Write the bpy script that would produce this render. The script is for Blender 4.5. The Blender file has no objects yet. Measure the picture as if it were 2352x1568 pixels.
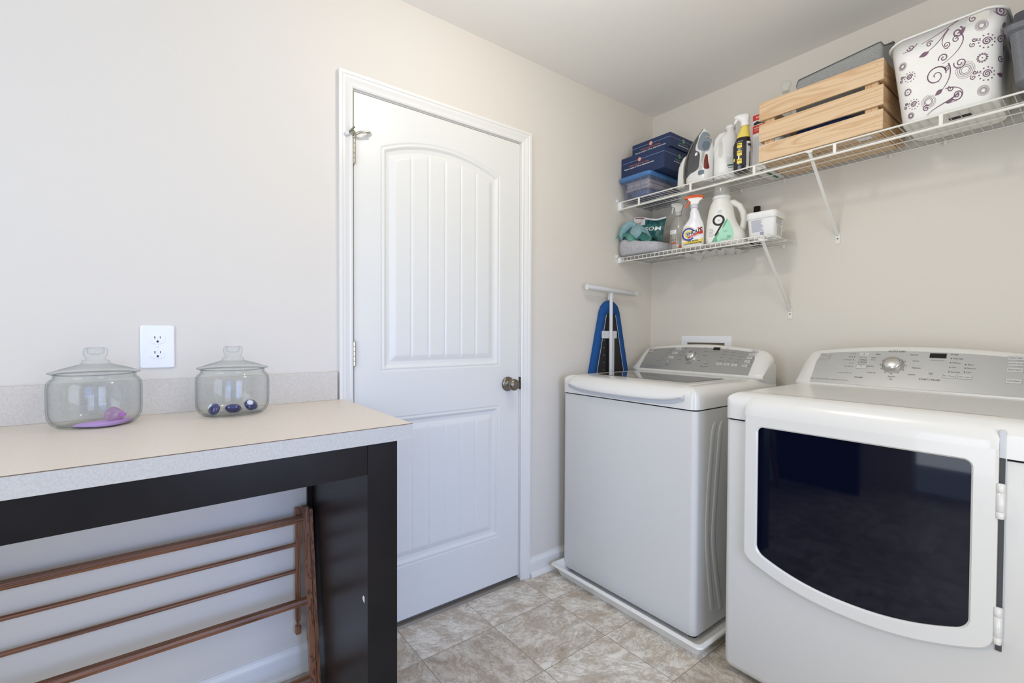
import bpy, bmesh, math, random
from math import sin, cos, pi, sqrt, radians, atan2
from mathutils import Vector, Matrix
random.seed(7)
S = bpy.context.scene
COL = S.collection

# ------------------------------------------------------------------ camera, world, lights, exposure
cam_d = bpy.data.cameras.new('camera'); cam = bpy.data.objects.new('camera', cam_d); COL.objects.link(cam)
cam_d.sensor_width = 36.0; cam_d.lens = 1077.0/2352*36.0; cam_d.clip_start = 0.02
_y, _p, _r = radians(52.379), radians(-.958), radians(.242)
_f = Vector((-sin(_y)*cos(_p), cos(_y)*cos(_p), sin(_p))); _rt = Vector((cos(_y), sin(_y), 0)); _up = _rt.cross(_f)
_R = cos(_r)*_rt + sin(_r)*_up; _U = -sin(_r)*_rt + cos(_r)*_up
cam.matrix_world = Matrix(((_R.x, _U.x, -_f.x, 1.72), (_R.y, _U.y, -_f.y, -2.377), (_R.z, _U.z, -_f.z, 1.163), (0, 0, 0, 1)))
S.camera = cam

w = bpy.data.worlds.new('world'); S.world = w; w.use_nodes = True
w.node_tree.nodes['Background'].inputs[0].default_value = (.62, .74, 1, 1)
w.node_tree.nodes['Background'].inputs[1].default_value = 1.0

def light(name, kind, loc, power, color, size, target=None, size_y=None):
    d = bpy.data.lights.new(name, kind); d.energy = power; d.color = color
    if kind == 'AREA':
        d.shape = 'RECTANGLE' if size_y else 'DISK'; d.size = size
        if size_y: d.size_y = size_y
    else: d.shadow_soft_size = size
    o = bpy.data.objects.new(name, d); COL.objects.link(o); o.location = loc
    if target: o.rotation_euler = (Vector(target)-Vector(loc)).to_track_quat('-Z', 'Y').to_euler()
    return o
# ceiling lamp of the room (just above the frame), daylight from an unseen right window, then three added fill lights
light('ceiling_lamp', 'POINT', (.87, -1.46, 2.31), 11.6, (1, .93, .86), .055)
light('window_daylight', 'AREA', (2.51, -1.7, 1.25), 13.0, (1, .96, .88), .8, (0, -1.7, 1.25), 1.5)
light('low_door_fill', 'AREA', (2.51, -1.75, .9), 3.3, (.04, .28, 1), .7, (0, -1.50, .22), .85).data.spread = radians(70)  # added blue beam aimed at the lower door
light('left_wall_fill', 'AREA', (2.51, -3.1, 1.45), 4.2, (.05, .3, 1), .7, (0, -3.0, 1.45), 1.1).data.spread = radians(110)  # added blue area light that cools the far end of the left wall
light('front_fill', 'AREA', (1.35, -3.69, 1.2), 22.0, (.84, .91, 1), 1.05, (1.35, 0, 1.2), 1.95)  # added soft fill behind the camera for back wall and appliance fronts

S.view_settings.view_transform = 'Standard'; S.view_settings.look = 'None'
S.view_settings.exposure = 0.0; S.view_settings.gamma = 1.0; S.view_settings.use_curve_mapping = False
S.cycles.max_bounces = 12; S.cycles.diffuse_bounces = 6; S.cycles.transmission_bounces = 12; S.cycles.transparent_max_bounces = 16
S.cycles.caustics_reflective = False; S.cycles.caustics_refractive = False; S.cycles.sample_clamp_indirect = 4.0

# ------------------------------------------------------------------ materials
def hx(h):
    v = [int(h[i:i+2], 16)/255 for i in (0, 2, 4)]
    return tuple(c/12.92 if c <= .04045 else ((c+.055)/1.055)**2.4 for c in v)
def nt(m): return m.node_tree.nodes, m.node_tree.links
def mat(name, col, rough=.5, metal=0, spec=.5, trans=0, ior=1.45, alpha=1, coat=0, bump=None, mottle=None, emit=0):
    """bump=(scale,strength,detail) ; mottle=(scale, second colour, low, high)"""
    m = bpy.data.materials.new(name); m.use_nodes = True; N, L = nt(m); b = N['Principled BSDF']
    if isinstance(col, str): col = hx(col)
    b.inputs['Base Color'].default_value = (*col, 1); b.inputs['Roughness'].default_value = rough
    b.inputs['Metallic'].default_value = metal; b.inputs['Specular IOR Level'].default_value = spec
    b.inputs['Transmission Weight'].default_value = trans; b.inputs['IOR'].default_value = ior
    b.inputs['Alpha'].default_value = alpha; b.inputs['Coat Weight'].default_value = coat
    if bump or mottle: tc = N.new('ShaderNodeTexCoord')
    if mottle:
        t = N.new('ShaderNodeTexNoise'); t.inputs['Scale'].default_value = mottle[0]; t.inputs['Detail'].default_value = 6
        L.new(tc.outputs['Object'], t.inputs['Vector']); r = N.new('ShaderNodeValToRGB')
        c2 = hx(mottle[1]) if isinstance(mottle[1], str) else mottle[1]
        r.color_ramp.elements[0].position = mottle[2]; r.color_ramp.elements[1].position = mottle[3]
        r.color_ramp.elements[0].color = (*col, 1); r.color_ramp.elements[1].color = (*c2, 1)
        L.new(t.outputs['Fac'], r.inputs['Fac']); L.new(r.outputs['Color'], b.inputs['Base Color'])
    if bump:
        t = N.new('ShaderNodeTexNoise'); t.inputs['Scale'].default_value = bump[0]; t.inputs['Detail'].default_value = bump[2]
        L.new(tc.outputs['Object'], t.inputs['Vector']); k = N.new('ShaderNodeBump')
        k.inputs['Strength'].default_value = bump[1]; k.inputs['Distance'].default_value = .002
        L.new(t.outputs['Fac'], k.inputs['Height']); L.new(k.outputs['Normal'], b.inputs['Normal'])
    return m
def wood(name, c1, c2, axis, scale=14, rough=.5, stretch=.06):
    m = bpy.data.materials.new(name); m.use_nodes = True; N, L = nt(m); b = N['Principled BSDF']
    tc = N.new('ShaderNodeTexCoord'); mp = N.new('ShaderNodeMapping'); s = [1, 1, 1]; s[axis] = stretch
    mp.inputs['Scale'].default_value = s; L.new(tc.outputs['Object'], mp.inputs['Vector'])
    t = N.new('ShaderNodeTexNoise'); t.inputs['Scale'].default_value = scale; t.inputs['Detail'].default_value = 3; t.inputs['Distortion'].default_value = .6
    L.new(mp.outputs[0], t.inputs['Vector'])
    mm = N.new('ShaderNodeMath'); mm.operation = 'MULTIPLY'; mm.inputs[1].default_value = 22; L.new(t.outputs['Fac'], mm.inputs[0])
    sn = N.new('ShaderNodeMath'); sn.operation = 'PINGPONG'; sn.inputs[1].default_value = 1; L.new(mm.outputs[0], sn.inputs[0])
    r = N.new('ShaderNodeValToRGB'); r.color_ramp.elements[0].color = (*hx(c2), 1); r.color_ramp.elements[1].color = (*hx(c1), 1)
    r.color_ramp.elements[0].position = 0; r.color_ramp.elements[1].position = .6
    L.new(sn.outputs[0], r.inputs['Fac']); L.new(r.outputs['Color'], b.inputs['Base Color']); b.inputs['Roughness'].default_value = rough
    return m

M_wall = mat('wall_paint', 'dad5cb', .55, spec=.3, bump=(260, .05, 3))
M_ceil = mat('ceiling_paint', 'eeece7', .9, spec=.1, bump=(180, .08, 4))
M_trim = mat('white_trim_paint', 'e3e2dd', .28, bump=(60, .03, 3))
M_door = mat('white_door_paint', 'e0e0da', .32, bump=(140, .035, 4))
M_nickel = mat('satin_nickel', '8a8274', .3, metal=1)
M_nickel_l = mat('bright_nickel', 'c9c3b6', .25, metal=1)
M_dark = mat('dark_gap', '15120f', .7)
M_rubber = mat('white_rubber', 'dcdcda', .6)
M_plate = mat('white_plastic_plate', 'eef0f3', .2)
M_black = mat('black_plastic', '101010', .4)
M_enamel = mat('white_enamel', 'dddcd7', .2, coat=.25)
M_enamel_s = mat('white_cabinet_steel', 'd3d2ce', .32)
M_seam = mat('dark_seam', '1c1b1a', .8)
M_recess_shade = mat('shaded_recess_plastic', 'c4c7cb', .35)  # greyer plastic, recess shade put into its colour
M_panel = mat('silver_console', 'a9aaa8', .36, metal=.55, bump=(900, .02, 1))
M_chrome = mat('chrome_knob', 'd2d2d0', .18, metal=.9)
M_button = mat('silver_button', 'c9cac9', .3, metal=.3)
M_disp = mat('display_glass', '0b0b0b', .08)
M_ink = mat('grey_print_ink', '3c3c3c', .6)
M_lidglass = mat('tinted_lid_glass', '59564a', .04, coat=1, spec=.9)
M_tub = mat('tinted_door_glass', '070b1c', .04, spec=.45)
M_pan = mat('pan_plastic', 'e4e2db', .4)
M_lam = mat('laminate_top', 'dfd5c8', .38, mottle=(420, 'd3c9bb', .42, .66), spec=.4)
M_lam_e = mat('laminate_edge', 'c2bfb8', .45, mottle=(260, 'b5b2ac', .35, .68), spec=.4)  # same laminate, greyed for the cool light on its front face
M_lam_b = mat('laminate_backsplash', 'd4cdc2', .45, mottle=(260, 'c6c0b6', .35, .68), spec=.4)
M_kick = mat('brown_laminate_line', '6a5646', .6)
M_espresso = mat('espresso_wood', '141212', .3, spec=.3, mottle=(9, '1a1616', .4, .65), bump=(40, .04, 4))
M_rack = wood('walnut_stained_wood', '8d6042', '5c3a28', 1, 34, .45, .03)
M_rack_v = wood('walnut_stained_post', '946545', '5c3826', 2, 30, .45, .05)
M_pine = wood('pine_boards', 'd8bc98', 'c9a57c', 0, 11, .6, .07)
M_pine_e = mat('pine_end_grain', 'c99c68', .6, mottle=(60, 'b98850', .4, .6))
M_wire = mat('white_vinyl_wire', 'e6e5de', .32)
def thin(name, tint, base=.03, refl=.7, rough=.03, haze=0, hazecol='ffffff', edge=None):
    """thin clear plastic or glass: see-through with a fresnel reflection"""
    m = bpy.data.materials.new(name); m.use_nodes = True; N, L = nt(m); N.remove(N['Principled BSDF']); out = N['Material Output']
    tr = N.new('ShaderNodeBsdfTransparent'); tr.inputs[0].default_value = (*hx(tint), 1)
    if edge:      # longer light path through the glass at grazing view: it absorbs more
        l2 = N.new('ShaderNodeLayerWeight'); l2.inputs[0].default_value = .5; p2 = N.new('ShaderNodeMath'); p2.operation = 'POWER'; p2.inputs[1].default_value = 5.5; L.new(l2.outputs['Facing'], p2.inputs[0])
        mc = N.new('ShaderNodeMixRGB'); mc.inputs[1].default_value = (*hx(tint), 1); mc.inputs[2].default_value = (*hx(edge), 1); L.new(p2.outputs[0], mc.inputs[0]); L.new(mc.outputs[0], tr.inputs[0])
    gl = N.new('ShaderNodeBsdfGlossy'); gl.inputs['Roughness'].default_value = rough; gl.inputs[0].default_value = (.95, .95, .95, 1)
    lw = N.new('ShaderNodeLayerWeight'); lw.inputs[0].default_value = .5
    pw = N.new('ShaderNodeMath'); pw.operation = 'POWER'; pw.inputs[1].default_value = 4.5; L.new(lw.outputs['Facing'], pw.inputs[0])
    fr = N.new('ShaderNodeMath'); fr.operation = 'MULTIPLY_ADD'; fr.inputs[1].default_value = refl; fr.inputs[2].default_value = base; L.new(pw.outputs[0], fr.inputs[0])
    mx = N.new('ShaderNodeMixShader'); L.new(fr.outputs[0], mx.inputs[0]); L.new(tr.outputs[0], mx.inputs[1]); L.new(gl.outputs[0], mx.inputs[2])
    last = mx
    if haze:
        df = N.new('ShaderNodeBsdfDiffuse'); df.inputs[0].default_value = (*hx(hazecol), 1)
        m2 = N.new('ShaderNodeMixShader'); m2.inputs[0].default_value = haze; L.new(mx.outputs[0], m2.inputs[1]); L.new(df.outputs[0], m2.inputs[2]); last = m2
    L.new(last.outputs[0], out.inputs[0]); return m
M_glass = thin('clear_glass', 'fbfcfc', base=.018, refl=.35, edge='a3adac')
M_purple = mat('purple_powder', 'c9a4dc', .9, bump=(500, .6, 3))
M_scoop = thin('clear_pink_scoop', 'f6eaf3', haze=.25, hazecol='d9b4da')
M_podblue = mat('blue_pod_gel', '1a1a5c', .08, coat=1)
M_podwhite = mat('white_pod_gel', 'dfe6ee', .12, coat=1)
M_podclear = thin('pod_film', 'e4eaf8', haze=.18, hazecol='b4c0e4')
M_blue = mat('blue_cover_cloth', '17508f', .9, mottle=(160, '124680', .4, .7), bump=(700, .2, 2))
M_piping = mat('white_piping', 'b6b9c8', .8)
M_metal_dk = mat('dark_mesh_metal', '2e2d2e', .5, metal=.4)
M_leg = mat('pale_grey_enamel', 'd3d5d6', .3)

# ------------------------------------------------------------------ mesh helpers
class MB:
    def __init__(s): s.v = []; s.f = []; s.sm = []
    def add(s, vs, fs, smooth=False, T=None):
        n = len(s.v)
        s.v += [tuple(T @ Vector(v)) if T else tuple(v) for v in vs]
        s.f += [tuple(i+n for i in f) for f in fs]; s.sm += [smooth]*len(fs); return s
    def box(s, x0, x1, y0, y1, z0, z1, b=0, seg=2, T=None):
        if x0 > x1: x0, x1 = x1, x0
        if y0 > y1: y0, y1 = y1, y0
        if z0 > z1: z0, z1 = z1, z0
        bm = bmesh.new(); bmesh.ops.create_cube(bm, size=1)
        for v in bm.verts: v.co = Vector(((x0+x1)/2+v.co.x*(x1-x0), (y0+y1)/2+v.co.y*(y1-y0), (z0+z1)/2+v.co.z*(z1-z0)))
        b = min(b, .49*min(x1-x0, y1-y0, z1-z0))
        if b > 0: bmesh.ops.bevel(bm, geom=bm.edges[:], offset=b, segments=seg, profile=.5, affect='EDGES')
        return s.bm(bm, False, T)
    def bm(s, bm, smooth=False, T=None):
        bm.verts.index_update(); s.add([v.co.copy() for v in bm.verts], [[v.index for v in f.verts] for f in bm.faces], smooth, T); bm.free(); return s
    def tube(s, pts, r, n=10, closed=False, cap=True, flat=None):
        pts = [Vector(p) for p in pts]; K = len(pts); rs = r if isinstance(r, (list, tuple)) else [r]*K
        vs = []; fs = []; prev = None
        for i, p in enumerate(pts):
            if closed: t = pts[(i+1) % K]-pts[i-1]
            else: t = pts[min(i+1, K-1)]-pts[max(i-1, 0)]
            t.normalize()
            if prev is None:
                a = Vector((0, 0, 1)) if abs(t.z) < .9 else Vector((1, 0, 0)); u = t.cross(a).normalized()
            else: u = (prev-t*prev.dot(t)).normalized()
            prev = u; v_ = t.cross(u)
            for k in range(n):
                q = 2*pi*k/n; vs.append(p+rs[i]*(cos(q)*u*(flat or 1)+sin(q)*v_))
        for i in range(K if closed else K-1):
            for k in range(n):
                a = i*n+k; b_ = i*n+(k+1) % n; c = ((i+1) % K)*n+(k+1) % n; d = ((i+1) % K)*n+k; fs.append((a, b_, c, d))
        s.add(vs, fs, True)
        if cap and not closed: s.add(vs[:n], [tuple(range(n))[::-1]]); s.add(vs[-n:], [tuple(range(n))])
        return s
    def lathe(s, prof, n=32, T=None, smooth=True):
        vs = []; fs = []
        for r, z in prof:
            for k in range(n): vs.append((r*cos(2*pi*k/n), r*sin(2*pi*k/n), z))
        for i in range(len(prof)-1):
            for k in range(n): fs.append((i*n+k, i*n+(k+1) % n, (i+1)*n+(k+1) % n, (i+1)*n+k))
        return s.add(vs, fs, smooth, T)
    def loft(s, rings, smooth=True, cap=True, T=None, closed_ring=True):
        n = len(rings[0]); vs = [p for r in rings for p in r]; fs = []
        for i in range(len(rings)-1):
            for k in range(n if closed_ring else n-1): fs.append((i*n+k, i*n+(k+1) % n, (i+1)*n+(k+1) % n, (i+1)*n+k))
        s.add(vs, fs, smooth, T)
        if cap: s.add(rings[0], [tuple(range(n))[::-1]], False, T); s.add(rings[-1], [tuple(range(n))], False, T)
        return s
    def prism(s, poly, axis, a, b_, smooth=False, T=None, bev=0):
        """poly: 2-D points in the two remaining axes (cyclic order), extruded along axis from a to b_"""
        def P(q, t): l = list(q); l.insert(axis, t); return Vector(l)
        n = len(poly); bm = bmesh.new()
        A = [bm.verts.new(P(q, a)) for q in poly]; B = [bm.verts.new(P(q, b_)) for q in poly]
        fa = bm.faces.new(A); fb = bm.faces.new(B[::-1])
        for i in range(n): bm.faces.new((A[i], B[i], B[(i+1) % n], A[(i+1) % n]))
        bmesh.ops.recalc_face_normals(bm, faces=bm.faces[:])
        if bev: bmesh.ops.bevel(bm, geom=[e for e in bm.edges if (e in fa.edges or e in fb.edges)], offset=bev, segments=2, profile=.5, affect='EDGES')
        return s.bm(bm, smooth, T)
    def poly(s, pts, smooth=False, T=None): return s.add(pts, [tuple(range(len(pts)))], smooth, T)

def thing(name, loc, label, cat, group=None, rz=0):
    o = bpy.data.objects.new(name, None); COL.objects.link(o); o.location = loc; o.rotation_euler = (0, 0, rz)
    o.empty_display_size = .05; tag(o, label, cat, group); o['_rz'] = rz; return o
def tag(o, label=None, cat=None, group=None, kind=None):
    if label: o['label'] = label
    if cat: o['category'] = cat
    if group: o['group'] = group
    if kind: o['kind'] = kind
    return o
ORI = {}
def obj(name, mb, m, parent=None, local=False, label=None, recalc=True, sharp=None):
    """world-space geometry; when parented the vertices are stored relative to the thing's base (local=True: already local)"""
    me = bpy.data.meshes.new(name)
    off = Vector((0, 0, 0)); inv = None
    if parent is not None:
        top = parent
        base = ORI.get(parent.name)
        if base is None: base = Vector(parent.location); ORI[parent.name] = base
        off = base
    org = Vector((0, 0, 0))
    vs = [Vector(v) for v in mb.v]
    if parent is None:
        c = [sum(v[i] for v in vs)/len(vs) for i in (0, 1)]; org = Vector((c[0], c[1], min(v.z for v in vs)))
        vs = [v-org for v in vs]
    elif not local: vs = [v-off for v in vs]
    me.from_pydata([tuple(v) for v in vs], [], mb.f)
    for p, q in zip(me.polygons, mb.sm): p.use_smooth = q
    if recalc:
        bm = bmesh.new(); bm.from_mesh(me)
        bmesh.ops.recalc_face_normals(bm, faces=bm.faces[:]); bm.to_mesh(me); bm.free()
    me.materials.append(m)
    o = bpy.data.objects.new(name, me); COL.objects.link(o)
    if parent is not None: o.parent = parent; ORI[o.name] = ORI[parent.name] if parent.name in ORI else off
    else: o.location = org; ORI[o.name] = org
    if label: o['label'] = label
    return o
def part_of(name, mb, m, parent, **k):
    """child of a rotated thing: geometry given in the thing's local frame"""
    o = obj(name, mb, m, parent, local=True, **k); return o
def struct(name, mb, m): o = obj(name, mb, m); o['kind'] = 'structure'; return o
def copy_tree(o, parent=None):
    c = o.copy(); COL.objects.link(c)
    if parent is not None: c.parent = parent
    for ch in list(o.children): copy_tree(ch, c)
    return c
def text_mb(mb, s, size, origin, ux, uy, align='CENTER', extr=0, bold=False, shear=0):
    """letters as mesh faces: origin, in-plane right and up unit vectors"""
    cu = bpy.data.curves.new('t', 'FONT'); cu.body = s; cu.size = size; cu.align_x = align; cu.align_y = 'CENTER'; cu.shear = shear
    cu.resolution_u = 3
    if bold: cu.offset = size*.02
    o = bpy.data.objects.new('t', cu); COL.objects.link(o)
    dg = bpy.context.evaluated_depsgraph_get(); me = bpy.data.meshes.new_from_object(o.evaluated_get(dg))
    O = Vector(origin); ux = Vector(ux).normalized(); uy = Vector(uy).normalized()
    mb.add([O+v.co.x*ux+v.co.y*uy for v in me.vertices], [tuple(p.vertices) for p in me.polygons])
    bpy.data.objects.remove(o); bpy.data.curves.remove(cu); bpy.data.meshes.remove(me); return mb
def ring(cx, cy, z, hw, hd, n=32, e=2.0, rot=0):
    """superellipse ring, e=2 ellipse, larger e squarer"""
    out = []
    for k in range(n):
        a = 2*pi*k/n; c, s_ = cos(a), sin(a)
        x = hw*math.copysign(abs(c)**(2/e), c); y = hd*math.copysign(abs(s_)**(2/e), s_)
        out.append(Vector((cx+x*cos(rot)-y*sin(rot), cy+x*sin(rot)+y*cos(rot), z)))
    return out
def rrect(x0, x1, z0, z1, r, n=6):
    if not isinstance(r, (list, tuple)): r = [r]*4
    P = []
    for (cx, cz, a, q) in ((x1-r[0], z1-r[0], 0, r[0]), (x0+r[1], z1-r[1], pi/2, r[1]), (x0+r[2], z0+r[2], pi, r[2]), (x1-r[3], z0+r[3], 3*pi/2, r[3])):
        for i in range(n+1): t = a+pi/2*i/n; P.append((cx+q*cos(t), cz+q*sin(t)))
    return P
def disc(mb, c, r, ux, uy, n=16):
    c = Vector(c); ux = Vector(ux).normalized(); uy = Vector(uy).normalized()
    mb.poly([c+r*(cos(2*pi*k/n)*ux+sin(2*pi*k/n)*uy) for k in range(n)]); return mb
def quad(mb, c, w_, h_, ux, uy):
    c = Vector(c); ux = Vector(ux).normalized()*w_/2; uy = Vector(uy).normalized()*h_/2
    mb.poly([c-ux-uy, c+ux-uy, c+ux+uy, c-ux+uy]); return mb
X, Y, Z = Vector((1, 0, 0)), Vector((0, 1, 0)), Vector((0, 0, 1))

# ================================================================== ROOM
CH = 2.45; XR = 2.5; YF = -3.7
DL, DR, DZ0, DZ1 = -1.784, -1.010, .026, 2.0435          # door slab edges along wall_left
b = MB()   # wall with the door opening
b.box(-.12, 0, YF-.12, DL-.012, 0, CH); b.box(-.12, 0, DR+.012, .12, 0, CH); b.box(-.12, 0, DL-.012, DR+.012, DZ1+.012, CH)
struct('wall_left', b, M_wall)
struct('wall_back', MB().box(0, XR+.12, 0, .12, 0, CH), M_wall)
b = MB(); WZ0, WZ1 = .45, 2.05; WIN = ((-3.48, -2.22), (-2.12, -1.28))
b.box(XR, XR+.12, YF-.12, WIN[0][0], 0, CH).box(XR, XR+.12, WIN[0][1], WIN[1][0], 0, CH).box(XR, XR+.12, WIN[1][1], 0, 0, CH)
for a_, c_ in WIN: b.box(XR, XR+.12, a_, c_, 0, WZ0).box(XR, XR+.12, a_, c_, WZ1, CH)
struct('wall_right', b, M_wall)
b = MB(); b.box(0, .8, YF-.12, YF, 0, CH).box(1.9, XR, YF-.12, YF, 0, CH).box(.8, 1.9, YF-.12, YF, 2.05, CH)
struct('wall_front', b, M_wall)
struct('ceiling', MB().box(-.12, XR+.12, YF-.12, .12, CH, CH+.1), M_ceil)
for k_, (a_, c_) in enumerate(WIN):  # unseen windows, set where the side lights needed openings
    b = MB()
    for (a0, a1, c0, c1) in ((a_, c_, WZ0, WZ0+.04), (a_, c_, WZ1-.04, WZ1), (a_, a_+.04, WZ0, WZ1), (c_-.04, c_, WZ0, WZ1), (a_, c_, 1.23, 1.26)): b.box(XR+.03, XR+.08, a0, a1, c0, c1)
    struct('window_%d' % (k_+1), b, M_trim)

# floor : stone-look vinyl squares
m = bpy.data.materials.new('stone_look_vinyl'); m.use_nodes = True; N, L = nt(m); bs = N['Principled BSDF']
tc = N.new('ShaderNodeNewGeometry'); sx = N.new('ShaderNodeSeparateXYZ'); L.new(tc.outputs['Position'], sx.inputs[0])
def MN(op, a, bb=None, cc=None):
    n = N.new('ShaderNodeMath'); n.operation = op
    for i, v in enumerate((a, bb, cc)):
        if v is None: continue
        if hasattr(v, 'links'): L.new(v, n.inputs[i])
        else: n.inputs[i].default_value = v
    return n.outputs[0]
u = MN('DIVIDE', MN('SUBTRACT', sx.outputs[0], .2225-.3005*4), .3005); v = MN('DIVIDE', MN('SUBTRACT', sx.outputs[1], -.9945-.3125*12), .3125)
iu = MN('FLOOR', u); iv = MN('FLOOR', v); fu = MN('SUBTRACT', u, iu); fv = MN('SUBTRACT', v, iv)
cell = N.new('ShaderNodeCombineXYZ'); L.new(iu, cell.inputs[0]); L.new(iv, cell.inputs[1])
wn = N.new('ShaderNodeTexWhiteNoise'); wn.noise_dimensions = '3D'; L.new(cell.outputs[0], wn.inputs['Vector'])
off = N.new('ShaderNodeVectorMath'); off.operation = 'SCALE'; off.inputs['Scale'].default_value = 9; L.new(wn.outputs['Color'], off.inputs[0])
ad = N.new('ShaderNodeVectorMath'); ad.operation = 'ADD'; L.new(tc.outputs['Position'], ad.inputs[0]); L.new(off.outputs[0], ad.inputs[1])
rot = N.new('ShaderNodeVectorRotate'); rot.rotation_type = 'Z_AXIS'; L.new(ad.outputs[0], rot.inputs['Vector'])
L.new(MN('MULTIPLY', MN('FLOOR', MN('MULTIPLY', wn.outputs['Value'], 4)), .7), rot.inputs['Angle'])
mp = N.new('ShaderNodeMapping'); mp.inputs['Scale'].default_value = (1, 1.6, 1); L.new(rot.outputs[0], mp.inputs['Vector'])
n1 = N.new('ShaderNodeTexNoise'); n1.inputs['Scale'].default_value = 9; n1.inputs['Detail'].default_value = 12; n1.inputs['Roughness'].default_value = .74; n1.inputs['Distortion'].default_value = .35
L.new(mp.outputs[0], n1.inputs['Vector'])
n2 = N.new('ShaderNodeTexNoise'); n2.inputs['Scale'].default_value = 14; n2.inputs['Detail'].default_value = 7; n2.inputs['Roughness'].default_value = .7; n2.inputs['Distortion'].default_value = .6
L.new(mp.outputs[0], n2.inputs['Vector'])
r1 = N.new('ShaderNodeValToRGB'); cr = r1.color_ramp; cr.elements[0].position = .33; cr.elements[0].color = (*hx('a0927f'), 1); cr.elements[1].position = .62; cr.elements[1].color = (*hx('ece7da'), 1)
e_ = cr.elements.new(.44); e_.color = (*hx('c2b5a2'), 1); e_ = cr.elements.new(.51); e_.color = (*hx('d9d1c2'), 1)
L.new(n1.outputs['Fac'], r1.inputs['Fac'])
# thin darker veins where the fine noise crosses its mid value
ve = MN('SUBTRACT', 1, MN('MINIMUM', MN('MULTIPLY', MN('ABSOLUTE', MN('SUBTRACT', n2.outputs['Fac'], .5)), 26), 1))
ve = MN('MULTIPLY', ve, MN('GREATER_THAN', n1.outputs['Fac'], .44))
mx = N.new('ShaderNodeMixRGB'); mx.inputs[2].default_value = (*hx('857865'), 1); L.new(MN('MULTIPLY', ve, .5), mx.inputs[0]); L.new(r1.outputs['Color'], mx.inputs[1])
# per-tile tint
mt = N.new('ShaderNodeMixRGB'); mt.blend_type = 'MULTIPLY'; mt.inputs[0].default_value = 1; L.new(mx.outputs[0], mt.inputs[1])
rt = N.new('ShaderNodeValToRGB'); rt.color_ramp.elements[0].color = (*hx('e2ddd8'), 1); rt.color_ramp.elements[1].color = (1, 1, 1, 1); L.new(wn.outputs['Value'], rt.inputs['Fac']); L.new(rt.outputs['Color'], mt.inputs[2])
eg = MN('MINIMUM', MN('MINIMUM', fu, MN('SUBTRACT', 1, fu)), MN('MINIMUM', fv, MN('SUBTRACT', 1, fv)))
gr = MN('LESS_THAN', eg, .0045)
mg = N.new('ShaderNodeMixRGB'); mg.inputs[2].default_value = (*hx('8d8270'), 1); L.new(gr, mg.inputs[0]); L.new(mt.outputs[0], mg.inputs[1])
L.new(mg.outputs[0], bs.inputs['Base Color']); bs.inputs['Roughness'].default_value = .42
bp = N.new('ShaderNodeBump'); bp.inputs['Strength'].default_value = .12; bp.inputs['Distance'].default_value = .002; L.new(n2.outputs['Fac'], bp.inputs['Height']); L.new(bp.outputs[0], bs.inputs['Normal'])
struct('floor', MB().box(-.12, XR+.12, YF-.12, .12, -.05, 0), m)

# ---- baseboards with quarter round
def baseboard(name, y0, y1):
    b = MB()
    b.prism([(0, 0), (.014, 0), (.014, .062), (.0125, .068), (.006, .078), (.004, .086), (0, .086)], 1, y0, y1)
    struct(name, b, M_trim)
    q = MB(); q.prism([(.014, .0)] + [(.014+.017*cos(a), .019*sin(a)) for a in [i*pi/12 for i in range(7)]], 1, y0, y1)
    return q
q = baseboard('baseboard_left', -.948, -.001); struct('trim_2', q, M_trim)
q = baseboard('baseboard_left_2', YF+.001, -1.852); struct('trim_3', q, M_trim)
struct('baseboard_back', MB().prism([(0, 0), (-.014, 0), (-.014, .062), (-.006, .078), (-.004, .086), (0, .086)], 0, .02, XR-.001), M_trim)

# ---- door casing (mitred profile)
prof = [(.004, .0), (.004, .009), (.010, .012), (.013, .012), (.016, .0095), (.022, .011), (.034, .015), (.042, .0155), (.045, .018), (.056, .018), (.056, 0)]
yi0, yi1, zi = DL-.0025, DR+.0025, DZ1+.003
prof_x = [(max(0, q[0]), q[1]) for q in prof]
rings = []
for (sy, yy, zz, mz) in ((-1, yi0, 0, 0), (-1, yi0, zi, 1), (1, yi1, zi, 1), (1, yi1, 0, 0)):
    rings.append([Vector((h, yy+sy*d, zz+mz*d)) for d, h in prof])
struct('trim_1', MB().loft(rings, smooth=False), M_trim)
# jamb reveal + threshold
b = MB()
b.box(-.118, -.001, DL-.0115, DL-.0025, 0, DZ1+.011).box(-.118, -.001, DR+.0025, DR+.0115, 0, DZ1+.011).box(-.118, -.001, DL-.0025, DR+.0025, DZ1+.003, DZ1+.0115)
b.box(-.040, -.037, DL-.0025, DL+.01, 0.02, DZ1+.003).box(-.040, -.037, DR-.008, DR+.0025, 0.02, DZ1+.003).box(-.040, -.037, DL, DR, DZ1-.010, DZ1+.003)
struct('trim_4', b, M_trim)
struct('trim_5', MB().prism([(-.118, 0), (.012, 0), (.006, .009), (-.01, .013), (-.118, .013)], 1, DL-.003, DR+.004), mat('aluminium_threshold', '8d867c', .45, metal=.6))

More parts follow.
